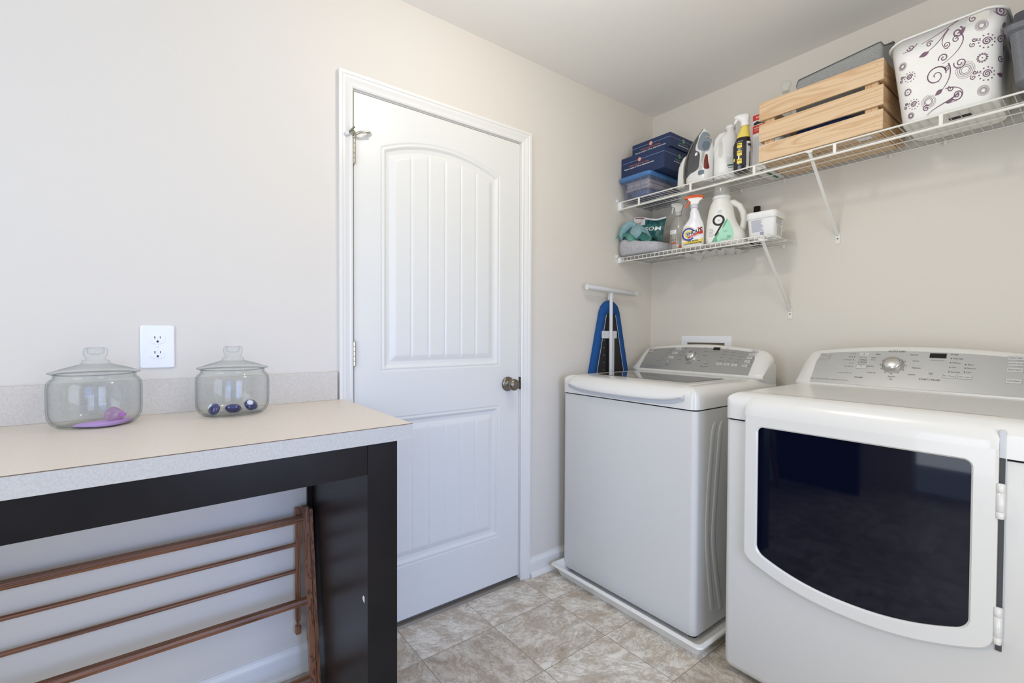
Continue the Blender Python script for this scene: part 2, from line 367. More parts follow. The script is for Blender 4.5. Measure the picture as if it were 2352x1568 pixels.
# ---- door slab : raised-panel relief as real geometry
def door_h(y, z):
    P1 = (-1.680, -1.123, 1.0165, 1.869); P2 = (-1.680, -1.123, .238, .8365)
    best = -1
    for i, (a, c, z0, z1) in enumerate((P1, P2)):
        d = min(y-a, c-y, z-z0)
        if i == 0:
            s_ = .062; cc = (c-a)/2; R = (cc*cc+s_*s_)/(2*s_); dy = y-(a+c)/2; dz = z-(z1+s_-R)
            d = min(d, R-sqrt(dy*dy+dz*dz)) if dz > 0 else d
        else: d = min(d, z1-z)
        best = max(best, d)
    d = best
    if d <= 0: return 0
    K = [(0, 0), (.003, -.003), (.005, -.003), (.008, -.0005), (.014, -.001), (.022, -.0085), (.033, -.009), (.036, -.0105), (.038, -.009), (.058, -.0025), (.30, -.0025)]
    for (a, ha), (c, hc) in zip(K, K[1:]):
        if d <= c: h = ha+(hc-ha)*(d-a)/(c-a); break
    if d > .052:
        y0, y1 = -1.630, -1.173
        for k in range(1, 6):
            gy = y0+(y1-y0)*k/6; h -= max(0, .0035*(1-abs(y-gy)/.0055))
    return h
ys = [DL+(DR-DL)*i/250 for i in range(251)]; zs = [DZ0+(DZ1-DZ0)*i/640 for i in range(641)]
vs = [(door_h(y, z)-.0008, y, z) for z in zs for y in ys]; n = len(ys)
fs = [(j*n+i, j*n+i+1, (j+1)*n+i+1, (j+1)*n+i) for j in range(len(zs)-1) for i in range(n-1)]
b = MB(); b.add(vs, fs, True)
b.add([(-.0008, DL, DZ0), (-.0008, DR, DZ0), (-.0008, DR, DZ1), (-.0008, DL, DZ1), (-.036, DL, DZ0), (-.036, DR, DZ0), (-.036, DR, DZ1), (-.036, DL, DZ1)],
      [(0, 4, 5, 1), (1, 5, 6, 2), (2, 6, 7, 3), (3, 7, 4, 0), (4, 7, 6, 5)])
door = struct('door_1', b, M_door)
for o_ in (door,):
    pass
def knob_lathe(x0, y, z, prof, n=40):
    T = Matrix.Translation((x0, y, z)) @ Matrix.Rotation(pi/2, 4, 'Y'); return T
b = MB(); T = knob_lathe(0, -1.076, .932, None)
b.lathe([(0, -.0005), (.033, 0), (.033, .003), (.031, .007), (.026, .009), (.018, .0105), (.0125, .014), (.0115, .022), (.013, .028), (.019, .032), (.0245, .038), (.0268, .046), (.026, .054), (.022, .060), (.014, .064), (0, .065)], 48, T)
obj('door_knob', b, M_nickel, door)
obj('strike_plate', MB().prism([(DR-.0005, .905)]+[(DR+.0045+.010*cos(a), .932+.028*sin(a)) for a in [(-pi/2)+i*pi/10 for i in range(11)]]+[(DR-.0005, .960)], 0, -.0007, .0062), mat('dark_strike_metal', '4a443c', .4, metal=.8), door)
def hinge(z0, z1):
    h = MB(); K = 5
    for k in range(K):
        a = z0+(z1-z0)*k/K; c = z0+(z1-z0)*(k+1)/K; h.lathe([(0, a), (.0052, a), (.0058, a+.001), (.0058, c-.0012), (.0050, c-.0004), (0, c-.0003)], 28, Matrix.Translation((.0063, DL-.0015, 0)), smooth=False)
    h.lathe([(0, z1), (.0042, z1), (.0042, z1+.003), (0, z1+.004)], 16, Matrix.Translation((.0063, DL-.0015, 0)))
    h.lathe([(0, z0-.004), (.0042, z0-.003), (.0042, z0), (0, z0)], 16, Matrix.Translation((.0063, DL-.0015, 0)))
    h.box(-.03, .001, DL-.0035, DL-.001, z0, z1)
    return h
obj('hinge', hinge(1.042, 1.131), M_nickel_l, door); obj('hinge', hinge(1.781, 1.870), M_nickel_l, door); obj('hinge', hinge(.20, .289), M_nickel, door)
# hinge-pin door stop
t = thing('hinge_door_stop', (.0063, DL-.0015, 1.868), 'small nickel door stop with white rubber tips on the top door hinge', 'door stop')
c0 = Vector((.0063, DL-.0015, 1.877))
b = MB(); b.lathe([(.0, 0), (.008, 0), (.008, .006), (.0, .006)], 20, Matrix.Translation(c0-Vector((0, 0, .005))))
b.tube([c0, c0+Vector((.008, .004, .008)), c0+Vector((.02, .016, .014)), c0+Vector((.026, .036, .017)), c0+Vector((.022, .048, .020))], [.0055, .005, .005, .005, .006], 10)
b.tube([c0+Vector((.008, .004, .008)), c0+Vector((.014, -.006, .011)), c0+Vector((.02, -.016, .014))], [.005, .005, .006], 10)
obj('bracket', b, M_nickel_l, t)
b = MB(); b.tube([c0+Vector((.034, -.010, .022)), c0+Vector((.008, -.028, .000))], .0032, 10); obj('adjusting_screw', b, M_nickel, t)
b = MB(); b.tube([c0+Vector((.014, -.024, .004)), c0+Vector((.012, -.030, .001)), c0+Vector((.0125, -.036, -.004))], [.008, .009, .006], 14); obj('rubber_tip', b, M_rubber, t)
b = MB(); b.tube([c0+Vector((.024, .044, .020)), c0+Vector((.013, .052, .021)), c0+Vector((.0055, .055, .019))], [.005, .0085, .009], 14); obj('rubber_tip', b, M_rubber, t)

# ---- outlet
t = thing('wall_outlet', (0.0, -2.36, 1.06), 'white double wall outlet above the counter backsplash between the two jars', 'outlet')
b = MB(); b.prism(rrect(-2.4015, -2.3205, 1.058, 1.183, .006), 0, .0, .0062, bev=.0035); obj('cover_plate', b, M_plate, t)
for zc in (1.1425, 1.0995):
    b = MB(); pts = [(-2.361+.0172*math.copysign(min(abs(cos(a)), .86)/.86, cos(a)), zc+.0142*sin(a)) for a in [i*2*pi/36 for i in range(36)]]
    b.prism(pts, 0, .005, .0078, bev=.0006); r_ = obj('receptacle', b, M_plate, t)
    b = MB(); b.box(.0072, .0081, -2.3685, -2.3665, zc+.0015, zc+.0085).box(.0072, .0081, -2.3555, -2.3540, zc+.002, zc+.0085)
    b.prism([(-2.361+.0028*cos(a), zc-.0066+.0032*sin(a)) for a in [i*2*pi/16 for i in range(16)]], 0, .0072, .0081); obj('slots', b, M_black, r_)
obj('screw', MB().lathe([(0, 0), (.0028, 0), (.0024, .0012), (0, .0014)], 16, Matrix.Translation((.0062, -2.361, 1.121)) @ Matrix.Rotation(pi/2, 4, 'Y')), M_plate, t)

# ---- washer supply box plate
t = thing('washer_supply_box', (.35, 0, .98), 'white recessed supply box frame on the wall behind the washer', 'wall box')
b = MB()
for (a0, a1, c0_, c1_) in ((.207, .494, 1.118, 1.154), (.207, .243, .985, 1.118), (.458, .494, .985, 1.118), (.207, .494, .955, .985)): b.box(a0, a1, -.004, .0, c0_, c1_, .001)
obj('frame', b, M_plate, t)
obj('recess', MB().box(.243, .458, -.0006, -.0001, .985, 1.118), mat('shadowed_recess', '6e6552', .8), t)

# ================================================================== COUNTER
CT, CB = .925, .885; YE = -1.829
t = thing('countertop', (.3, -2.4, CB), 'beige laminate countertop with low backsplash on the dark table frame', 'countertop')
yl = -3.35; xs = lambda y: .581+(YE-y)*.030
b = MB(); b.prism([(.004, YE), (.004, yl), (xs(yl)-.0012, yl), (xs(YE)-.0012, YE-.0010)], 2, CT-.0016, CT); obj('worktop', b, M_lam, t)
b = MB(); b.prism([(.004, YE-.001), (.004, yl), (xs(yl)-.001, yl), (xs(YE)-.001, YE-.001)], 2, CB, CT-.0016); obj('core', b, mat('particle_board', '9a8468', .8), t)
b = MB(); b.prism([(xs(YE)-.0012, YE), (xs(yl)-.0012, yl), (xs(yl), yl), (xs(YE), YE)], 2, CB, CT-.0009)
b.box(.004, xs(YE), YE-.001, YE, CB, CT-.0009); obj('edge_band', b, M_lam_e, t)
b = MB(); b.prism([(xs(YE)-.0022, YE-.001), (xs(yl)-.0022, yl), (xs(yl)+.0002, yl), (xs(YE)+.0002, YE)], 2, CT-.0012, CT+.0001); obj('edge_line', b, M_kick, t, label='thin brown line along the front edge')
b = MB(); b.box(.0005, .0175, yl, -1.850, CT, 1.0245, .0012); obj('backsplash', b, M_lam_b, t)

t = thing('table_frame', (.3, -2.4, 0), 'espresso brown wooden table frame holding up the countertop', 'table')
XF = .562
obj('side_panel', MB().box(.016, XF-.024, -1.936, -1.914, 0, CB-.001), M_espresso, t)
obj('post', MB().box(XF-.024, XF, -1.944, -1.8645, 0, CB-.001, .001), M_espresso, t)
obj('back_cleat', MB().box(.0005, .015, -1.952, -1.914, .09, CB-.001), M_espresso, t)
obj('apron', MB().prism([(xs(-1.944)-.0415+.0165, -1.9441), (xs(yl)-.0255, yl), (xs(yl)-.047, yl), (xs(-1.944)-.047, -1.9441)], 2, .803, CB-.001), M_espresso, t)
b = MB(); cz = Vector((.515, -1.9367, .462)); b.poly([cz+Vector((.012*cos(a)*.9, 0, .0085*sin(a)*1.0)) for a in [i*2*pi/20 for i in range(20)]]); obj('hole_plug', b, M_plate, t)
obj('far_panel', MB().box(.016, XF+.02, -3.34, -3.31, 0, CB-.001), M_espresso, t)

# ================================================================== DRYING RACK (folded, leaning on the wall)
t = thing('drying_rack', (.09, -2.4, 0), 'brown wooden clothes drying rack folded against the wall under the counter', 'drying rack')
def xl(z): return .148-.100*z/.575          # lean line of the front frame
yr0, yr1 = -1.978, -3.05
def leanbox(y0, y1, z0, z1, d0, d1, T=None):
    b = MB(); P = []
    for z in (z0, z1):
        for (y, d) in ((y0, d0), (y1, d0), (y1, d1), (y0, d1)): P.append((xl(z)+d, y, z))
    b.add(P, [(0, 1, 2, 3), (4, 7, 6, 5), (0, 4, 5, 1), (1, 5, 6, 2), (2, 6, 7, 3), (3, 7, 4, 0)]); return b
for (y0, y1) in ((-1.977, -1.960), (yr1, yr1+.018)):
    obj('front_post', leanbox(y0, y1, 0.002, .578, -.012, .014), M_rack_v, t)
for (y0, y1) in ((-1.9585, -1.9475), (yr1-.018, yr1-.001)):
    obj('middle_post', leanbox(y0, y1, 0.002, .568, -.010, .012), M_rack_v, t)
for (y0, y1) in ((-1.994, -1.979), (yr1+.019, yr1+.034)):
    b = MB(); b.box(.020, .036, y0, y1, .185, .572, .001).box(.023, .033, y0+.003, y1-.003, .170, .186).box(.019, .037, y0-.001, y1+.001, .140, .170, .003)
    obj('rear_post', b, M_rack_v, t)
for zc in (.541, .285, .048):
    x = xl(zc)+.004; b = MB(); b.prism([(x-.010, zc-.008), (x+.009, zc-.009), (x+.0115, zc+.001), (x+.008, zc+.008), (x-.008, zc+.0105)], 1, yr1+.018, -1.977); obj('thick_rail', b, M_rack, t)
for zc in (.532, .447, .357):
    b = MB(); b.tube([(.028, yr1+.034, zc), (.028, -1.994, zc)], .0065, 12); obj('dowel', b, M_rack, t)

# ================================================================== JARS
def glass_jar(name, loc, label):
    t = thing(name, loc, label, 'jar')
    P = [(0, 0), (.060, 0), (.076, .002), (.086, .010), (.0925, .024), (.094, .045), (.094, .098), (.0925, .110), (.087, .118), (.0815, .1225), (.081, .128), (.083, .131),
         (.0805, .132), (.0785, .128), (.079, .121), (.084, .116), (.089, .108), (.0905, .098), (.0905, .045), (.089, .026), (.083, .013), (.074, .0055), (.058, .0035), (0, .0035)]
    part_of('jar_body', MB().lathe(P, 72), M_glass, t)
    P = [(0, .1345), (.0765, .1335), (.078, .130), (.080, .1332), (.0895, .1332), (.091, .135), (.0895, .1368), (.080, .1395), (.062, .146), (.042, .152), (.030, .156), (.026, .160), (.028, .1625), (.0255, .165), (.019, .167),
         (.0205, .172), (.0235, .178), (.0245, .186), (.0235, .193), (.020, .197), (.014, .198), (.0165, .196), (.0175, .190), (.0165, .184), (.010, .180), (0, .179)]
    part_of('lid', MB().lathe(P, 72), M_glass, t)
    return t
J1, J2 = (.116, -2.489, CT+.0004), (.134, -2.186, CT+.0004)
glass_jar('glass_jar', J1, 'large clear glass lidded jar with purple powder on the counter, left of the outlet')
glass_jar('glass_jar', J2, 'clear glass lidded jar with blue laundry pods on the counter by the door')
# powder
b = MB(); R0 = .0725; vs = []; fs = []; NR = 14; NA = 60
def pz(x, y):
    k = max(0, min(1, .5+(x*.75+y*.65)/.085)); h = .0040+.0085*k**2.4 + .0009*sin(90*x+40*y)*sin(70*y)
    return h
for i in range(NR+1):
    for k in range(NA):
        a = 2*pi*k/NA; r = R0*(i/NR)**.8*(.72+.28*cos(a-.75)+.03*sin(5*a)); x, y = r*cos(a), r*sin(a)
        z = pz(x, y)
        rm = .058+(z-.0040)*1.75; rr = min(r, rm if z < .013 else .0745+.0 )
        x, y = rr*cos(a), rr*sin(a); vs.append((x, y, z))
for i in range(NR):
    for k in range(NA): fs.append((i*NA+k, i*NA+(k+1) % NA, (i+1)*NA+(k+1) % NA, (i+1)*NA+k))
b.add(vs, fs, True)
b.add([(v_[0], v_[1], .0039) for v_ in vs[-NA:]]+vs[-NA:], [(k, (k+1) % NA, NA+(k+1) % NA, NA+k) for k in range(NA)], True)
b.v = [(v_[0]+J1[0], v_[1]+J1[1], v_[2]+J1[2]) for v_ in b.v]
tag(obj('laundry_powder', b, M_purple), 'thin layer of purple powder on the bottom of the left glass jar', 'laundry powder', kind='stuff')
t = thing('measuring_scoop', (J1[0]+.018, J1[1]+.045, J1[2]+.018), 'clear plastic scoop dusted with purple powder inside the left glass jar', 'scoop', rz=.9)
Ts = Matrix.Rotation(1.1, 4, 'X')
part_of('cup', MB().lathe([(0, 0), (.015, .0005), (.0175, .003), (.0185, .025), (.0175, .025), (.0165, .004), (.014, .002), (0, .002)], 32, Ts), M_scoop, t)
part_of('handle', MB().box(.016, .034, -.004, .004, .019, .021, T=Ts), mat('purple_scoop_handle', 'b06fb4', .4), t)
# pods
def pod(loc, rz, tilt, label):
    t = thing('detergent_pod', loc, label, 'detergent pod', 'blue laundry pods in the jar', rz)
    Tt = Matrix.Translation((0, 0, .016)) @ Matrix.Rotation(tilt, 4, 'X')
    part_of('blue_chamber', MB().loft([ring(0, 0, z, .020*sqrt(max(.02, 1-(z/.0125)**2)), .017*sqrt(max(.02, 1-(z/.0125)**2)), 24, 2.6) for z in [-.0125+.025*i/10 for i in range(11)]], T=Tt), M_podblue, t)
    part_of('white_chamber', MB().loft([ring(-.006, .003, z+.006, .011*sqrt(max(.02, 1-(z/.008)**2)), .010*sqrt(max(.02, 1-(z/.008)**2)), 20) for z in [-.008+.016*i/8 for i in range(9)]], T=Tt), M_podwhite, t)
    fl = []
    for k in range(28):
        a = 2*pi*k/28; q = 1.24+.10*sin(5*a)+.06*sin(9*a+1); fl.append((.020*q*cos(a), .017*q*sin(a), .0008*sin(7*a)))
    b = MB(); b.add([(0, 0, 0)]+fl, [(0, k+1, (k+1) % 28+1) for k in range(28)], False, Tt); part_of('film', b, M_podclear, t)
    return t
pz0 = CT+.0045
pod((J2[0]+.020, J2[1]-.050, pz0), .3, 1.15, 'blue detergent pod lying leftmost in the right glass jar')
pod((J2[0]+.030, J2[1]-.004, pz0-.001), 1.3, -.6, 'blue detergent pod lying in the middle of the right glass jar')
pod((J2[0]-.002, J2[1]+.046, pz0+.001), 2.2, .95, 'blue and white swirled detergent pod lying rightmost in the right glass jar')

# ================================================================== IRONING BOARD
t = thing('ironing_board', (.03, -.40, 0), 'blue ironing board with pale metal legs standing upright behind the washer', 'ironing board')
yc = -.395; zt = 1.345
def hwid(z):
    d = zt-z
    return .048*sqrt(min(1, d/.03))+ .016*min(1, max(0, (d-.0)/.06)) + max(0, d-.03)*.232 if d < .42 else .154+min(.036, (d-.42)*.18)
zz = [zt-.0004-(.03*(i/6)**2) for i in range(7)]+[zt-.03-.012*i for i in range(1, 32)]+[.9-.1*i for i in range(9)]
outer = [(yc-hwid(z), z) for z in zz]+[(yc+hwid(z), z) for z in zz[::-1]]
b = MB(); b.prism(outer, 0, .006, .026, bev=.003); obj('board', b, M_metal_dk, t)
# cover: rim wrapped over the edge
rim_o = outer; W_ = .038
def inner(z, s_):
    hw = hwid(z); return yc+s_*max(.0005, hw-W_)
zi_ = [z for z in zz if hwid(z) > W_+.002]
inn = [(inner(z, -1), min(z, zt-.075)) for z in zz]+[(inner(z, 1), min(z, zt-.075)) for z in zz[::-1]]
b = MB(); n = len(outer)
ro = [Vector((.004, p[0]*1+ (p[0]-yc)*.03, p[1])) for p in outer]; r1_ = [Vector((.020, p[0]+(p[0]-yc)*.045, p[1]+.001)) for p in outer]
r2_ = [Vector((.0285, p[0]+(p[0]-yc)*.01, p[1]-.002)) for p in outer]; r3_ = [Vector((.0275, q[0], q[1])) for q in inn]; r4_ = [Vector((.0262, q[0], q[1])) for q in inn]
b.loft([ro, r1_, r2_, r3_, r4_], True, False, closed_ring=False); b.loft([ro, [Vector((.003, yc, p.z)) for p in ro]], True, False, closed_ring=False)
obj('cover', b, M_blue, t)
for s_ in (-1, 1):
    b = MB(); b.tube([(.0285, inner(z, s_), min(z, zt-.075)) for z in zz if z < zt-.07], .0016, 6); obj('piping', b, M_piping, t)
b = MB(); b.tube([(.043, -.412, .06), (.043, -.412, 1.392)], .0095, 18); obj('leg_tube', b, M_leg, t)
b = MB(); b.box(.030, .040, -.398, -.378, .06, 1.18, .002); obj('inner_leg', b, M_leg, t)
b = MB(); b.prism(rrect(-.470, -.352, 1.140, 1.180, .004), 0, .0285, .0345, bev=.001); obj('release_bracket', b, M_leg, t)
b = MB()
for z in (1.13, 1.09, 1.05, 1.01, .97):
    obj('vent_hole', disc(MB(), (.0267, -.447, z), .0022, Y, Z, 10), M_piping, t)
b = MB(); b.tube([(.046, -.596, 1.404), (.046, -.592, 1.404), (.046, -.22, 1.390), (.046, -.216, 1.390)], [.011, .0135, .0135, .011], 22); obj('foot_bar', b, M_leg, t)
for e_ in ([(.046, -.603, 1.4042), (.046, -.589, 1.4037)], [(.046, -.222, 1.390), (.046, -.206, 1.3894)]): obj('end_cap', MB().tube(e_, .0145, 22), M_rubber, t)
b = MB(); b.prism([(.034, 1.345), (.043, 1.35), (.043, 1.392), (.036, 1.392)], 1, -.4265, -.423).prism([(.034, 1.345), (.043, 1.35), (.043, 1.392), (.036, 1.392)], 1, -.401, -.398); obj('gusset_plates', b, M_leg, t)

# ================================================================== WASHER / DRYER shared console
def console(t, x0, x1, zb, zt_, yb=-.262, ytop=-.15, yback=-.06, cut=.070):
    """sloped control console: lofted front face with arched top, returns mapping (u 0..1, v 0..1)->world on the face"""
    w_ = x1-x0
    def top(x):
        u_ = (x-x0)/w_; e = min(x-x0, x1-x)
        z = zt_-.030*(2*u_-1)**2
        if e < .045: z -= .045-sqrt(max(0, .045**2-(.045-e)**2))
        return z
    n = 48; rings = []
    xs_ = [x0+w_*(.5-.5*cos(pi*i/n)) for i in range(n+1)]
    for x in xs_:
        zt2 = top(x); h = zt2-zb; e = min(x-x0, x1-x)
        rf = .0
        P = []
        side = max(0, 1-e/.03)
        P.append((x, yback, zb-.05)); P.append((x, yb+.004+side*.01, zb-.012)); P.append((x, yb+.0+side*.01, zb))
        for q in (.12, .25, .4, .55, .7, .82): P.append((x, yb+(ytop-yb)*(q*.92+.08*q*q)+side*.008, zb+h*q))
        for a in (0, .25, .5, .75, 1): P.append((x, ytop-.006+.028*a, zt2-.012*(1-sqrt(max(0, 1-(1-a)**2))) if True else 0))
        P.append((x, yback, zt2-.012)); P.append((x, yback, zb-.05))
        rings.append([Vector(p) for p in P])
    b = MB(); b.loft(rings); cons = obj('console', b, M_enamel, t)
    def F(x, q, off=0):
        zt2 = zt_-.030*(2*((x-x0)/w_)-1)**2; h = zt2-zb
        # flat reference plane of face
        y = yb+(ytop-yb)*(q*.92+.08*q*q); z = zb+h*q
        nrm = Vector((0, -h, (ytop-yb))).normalized() if True else 0
        return Vector((x, y, z))+nrm*off*1.0
    return cons, F
def face_panel(F, xa, xb, qa, qb, off, n=40, rt_=.035, slant=.035):
    b = MB(); rows = []
    m_ = 14
    for j in range(m_+1):
        q = qa+(qb-qa)*j/m_; ins = -slant*(q)+slant
        # rounded upper corners
        d = (qb-q)/(qb-qa)*.115; r = rt_
        c = r-sqrt(max(0, r*r-(r-d)**2)) if d < r else 0
        a0 = xa+ .0+ c + q*slant*.0; a1 = xb-c
        lo = xa+slant*q*.75; hi = xb-slant*q*.3
        lo += c; hi -= c
        rows.append([F(lo+(hi-lo)*i/n, q, off) for i in range(n+1)])
    vs = [p for r in rows for p in r]; k = n+1
    b.add(vs, [(j*k+i, j*k+i+1, (j+1)*k+i+1, (j+1)*k+i) for j in range(m_) for i in range(n)], True)
    return b

# ---------------- washer
WX0, WX1, WF, WB = .060, .766, -.779, -.122
t = thing('washing_machine', (.41, -.42, .028), 'white top-load washing machine with silver control panel standing in a drip pan', 'washing machine'); washer = t
# cabinet with softened front verticals
def rounded_plan(x0, x1, y0, y1, r, n=8, bow=0):
    P = []
    for (cx, cy, a) in ((x1-r, y0+r, -pi/2), (x1-.004, y1-.004, 0), (x0+.004, y1-.004, pi/2), (x0+r, y0+r, pi)):
        rr = r if cy < (y0+y1)/2 else .004
        for i in range(n+1): q = a+pi/2*i/n; P.append((cx+rr*cos(q), cy+rr*sin(q)))
    return P
plan = rounded_plan(WX0, WX1, WF, WB, .022)
b = MB(); b.loft([[Vector((x, y, z)) for x, y in plan] for z in (.030, .034, .872, .8755)], smooth=True, cap=True); cab = obj('cabinet', b, M_enamel_s, t)
# pressed grooves in the right side
RIBS = (((-.640, .83), (-.6606, .7731), (-.6897, .5343), (-.6913, .3533), (-.6582, .1278), (-.640, .085)), ((-.590, .83), (-.6076, .7663), (-.638, .5233), (-.6469, .3411), (-.5927, .098), (-.585, .075)))
for pts_ in RIBS:
    P = [Vector((WX1-.0005, y, z)) for y, z in pts_]; out = []
    for i in range(25):
        t_ = i/24*(len(P)-1); k = min(len(P)-2, int(t_)); f_ = t_-k; p0 = P[max(0, k-1)]; p1 = P[k]; p2 = P[k+1]; p3 = P[min(len(P)-1, k+2)]
        out.append(.5*((2*p1)+(p2-p0)*f_+(2*p0-5*p1+4*p2-p3)*f_*f_+(3*p1-3*p2+p3-p0)*f_**3))
    b = MB()
    n_ = 10; vs_ = []
    for i, p in enumerate(out):
        w_ = .016*min(1, (i+.3)/3, (24-i+.3)/3)
        for k in range(n_+1): q = pi*k/n_; vs_.append(Vector((p.x+.0030*sin(q)*w_/.016, p.y-w_*cos(q), p.z)))
    b.add(vs_, [(i*(n_+1)+k, i*(n_+1)+k+1, (i+1)*(n_+1)+k+1, (i+1)*(n_+1)+k) for i in range(24) for k in range(n_)], True)
    obj('side_rib', b, M_enamel_s, cab)
# feet
for (fx, fy) in ((.10, -.73), (.73, -.73), (.10, -.17), (.73, -.17)): obj('foot', MB().lathe([(0, .006), (.02, .006), (.02, .014), (.012, .016), (.012, .031), (0, .031)], 16, Matrix.Translation((fx, fy, 0))), M_black, t)
obj('seam', MB().loft([[Vector((x*1+ (.41-x)*.008, y+(-.42-y)*.008, z)) for x, y in plan] for z in (.874, .881)], cap=False), M_seam, t)
# top cap: rings with rounded shoulder (front shoulder larger)
def cap_rings(x0, x1, y0, y1, z0, z1, rs, rf, nn=9):
    R = []
    base = rounded_plan(x0, x1, y0, y1, .030)
    R.append([Vector((x, y, z0)) for x, y in base])
    R.append([Vector((x, y, z0+.003)) for x, y in base])
    cx, cy = (x0+x1)/2, (y0+y1)/2
    for i in range(nn+1):
        a = pi/2*i/nn; r_ = []
        for x, y in base:
            dl = rs*(1-cos(a)); df = rf*(1-cos(a))
            # horizontal inset depends on which side
            xx = max(x0+dl, min(x1-dl, x)); yy = max(y0+df, y)
            z = z1-rs*(1-sin(a)) if True else 0
            r_.append(Vector((xx, yy, max(z0+.003, z))))
        R.append(r_)
    return R
R = cap_rings(WX0-.004, WX1+.003, WF-.006, WB, .881, .965, .045, .045)
b = MB(); b.loft(R, smooth=True, cap=True); obj('top_cap', b, M_enamel, t)
# lid : white frame that rolls over the front with bowed lip
LX0, LX1, LY1 = .108, .716, -.272
def lip_z(x): u_ = (x-LX0)/(LX1-LX0)*2-1; return .901+.008*abs(u_)**2+.018*abs(u_)**8
nx = 40; rows = []
for i in range(nx+1):
    x = LX0+(LX1-LX0)*i/nx; u_ = x*2; e = min(x-LX0, LX1-x); dr = max(0, 1-e/.018)**2*.006; zl = lip_z(x); bul = .010*(1-((x-.412)/.304)**2)
    prof = [(-.280, .9665), (-.70, .9670), (-.735, .9660), (-.762, .961), (-.780, .951), (-.791, .938), (-.797-bul*.5, (zl+.938)/2+.004), (-.799-bul, zl+.008), (-.797-bul, zl+.002), (-.790-bul, zl), (-.776, zl)]
    rows.append([Vector((x, y, z-dr)) for y, z in prof])
b = MB(); b.loft(rows, smooth=True, cap=True, closed_ring=False); lid = obj('lid', b, M_enamel, t)
# recess shadow strip below the lip
rows = []
for i in range(nx+1):
    x = LX0-.004+(LX1-LX0+.008)*i/nx; zl = lip_z(min(max(x, LX0), LX1)); rows.append([Vector((x, -.7865, zl+.008)), Vector((x, -.7890, zl-.012)), Vector((x, -.7858, zl-.016))])
b = MB(); b.loft(rows, smooth=True, cap=False, closed_ring=False); obj('grip_recess_shade', b, M_recess_shade, t)
obj('glass_panel', MB().prism(rrect(.160, .648, -.650, -.365, .02), 2, .9672, .9682), M_lidglass, lid)
b = MB(); b.prism(rrect(.155, .653, -.655, -.360, .022), 2, .9668, .9676); obj('glass_border', b, mat('dark_glass_border', '57544b', .3), lid)
cons, F = console(t, WX0+.004, WX1-.001, .976, 1.112, yb=-.262, ytop=-.160, yback=-.124)
b = face_panel(F, .115, .704, .03, .885, .0015, slant=0); pan_ = obj('control_panel', b, M_panel, cons)
UXv = X
def upv(F, x, q): return (F(x, q+.05)-F(x, q-.05)).normalized()
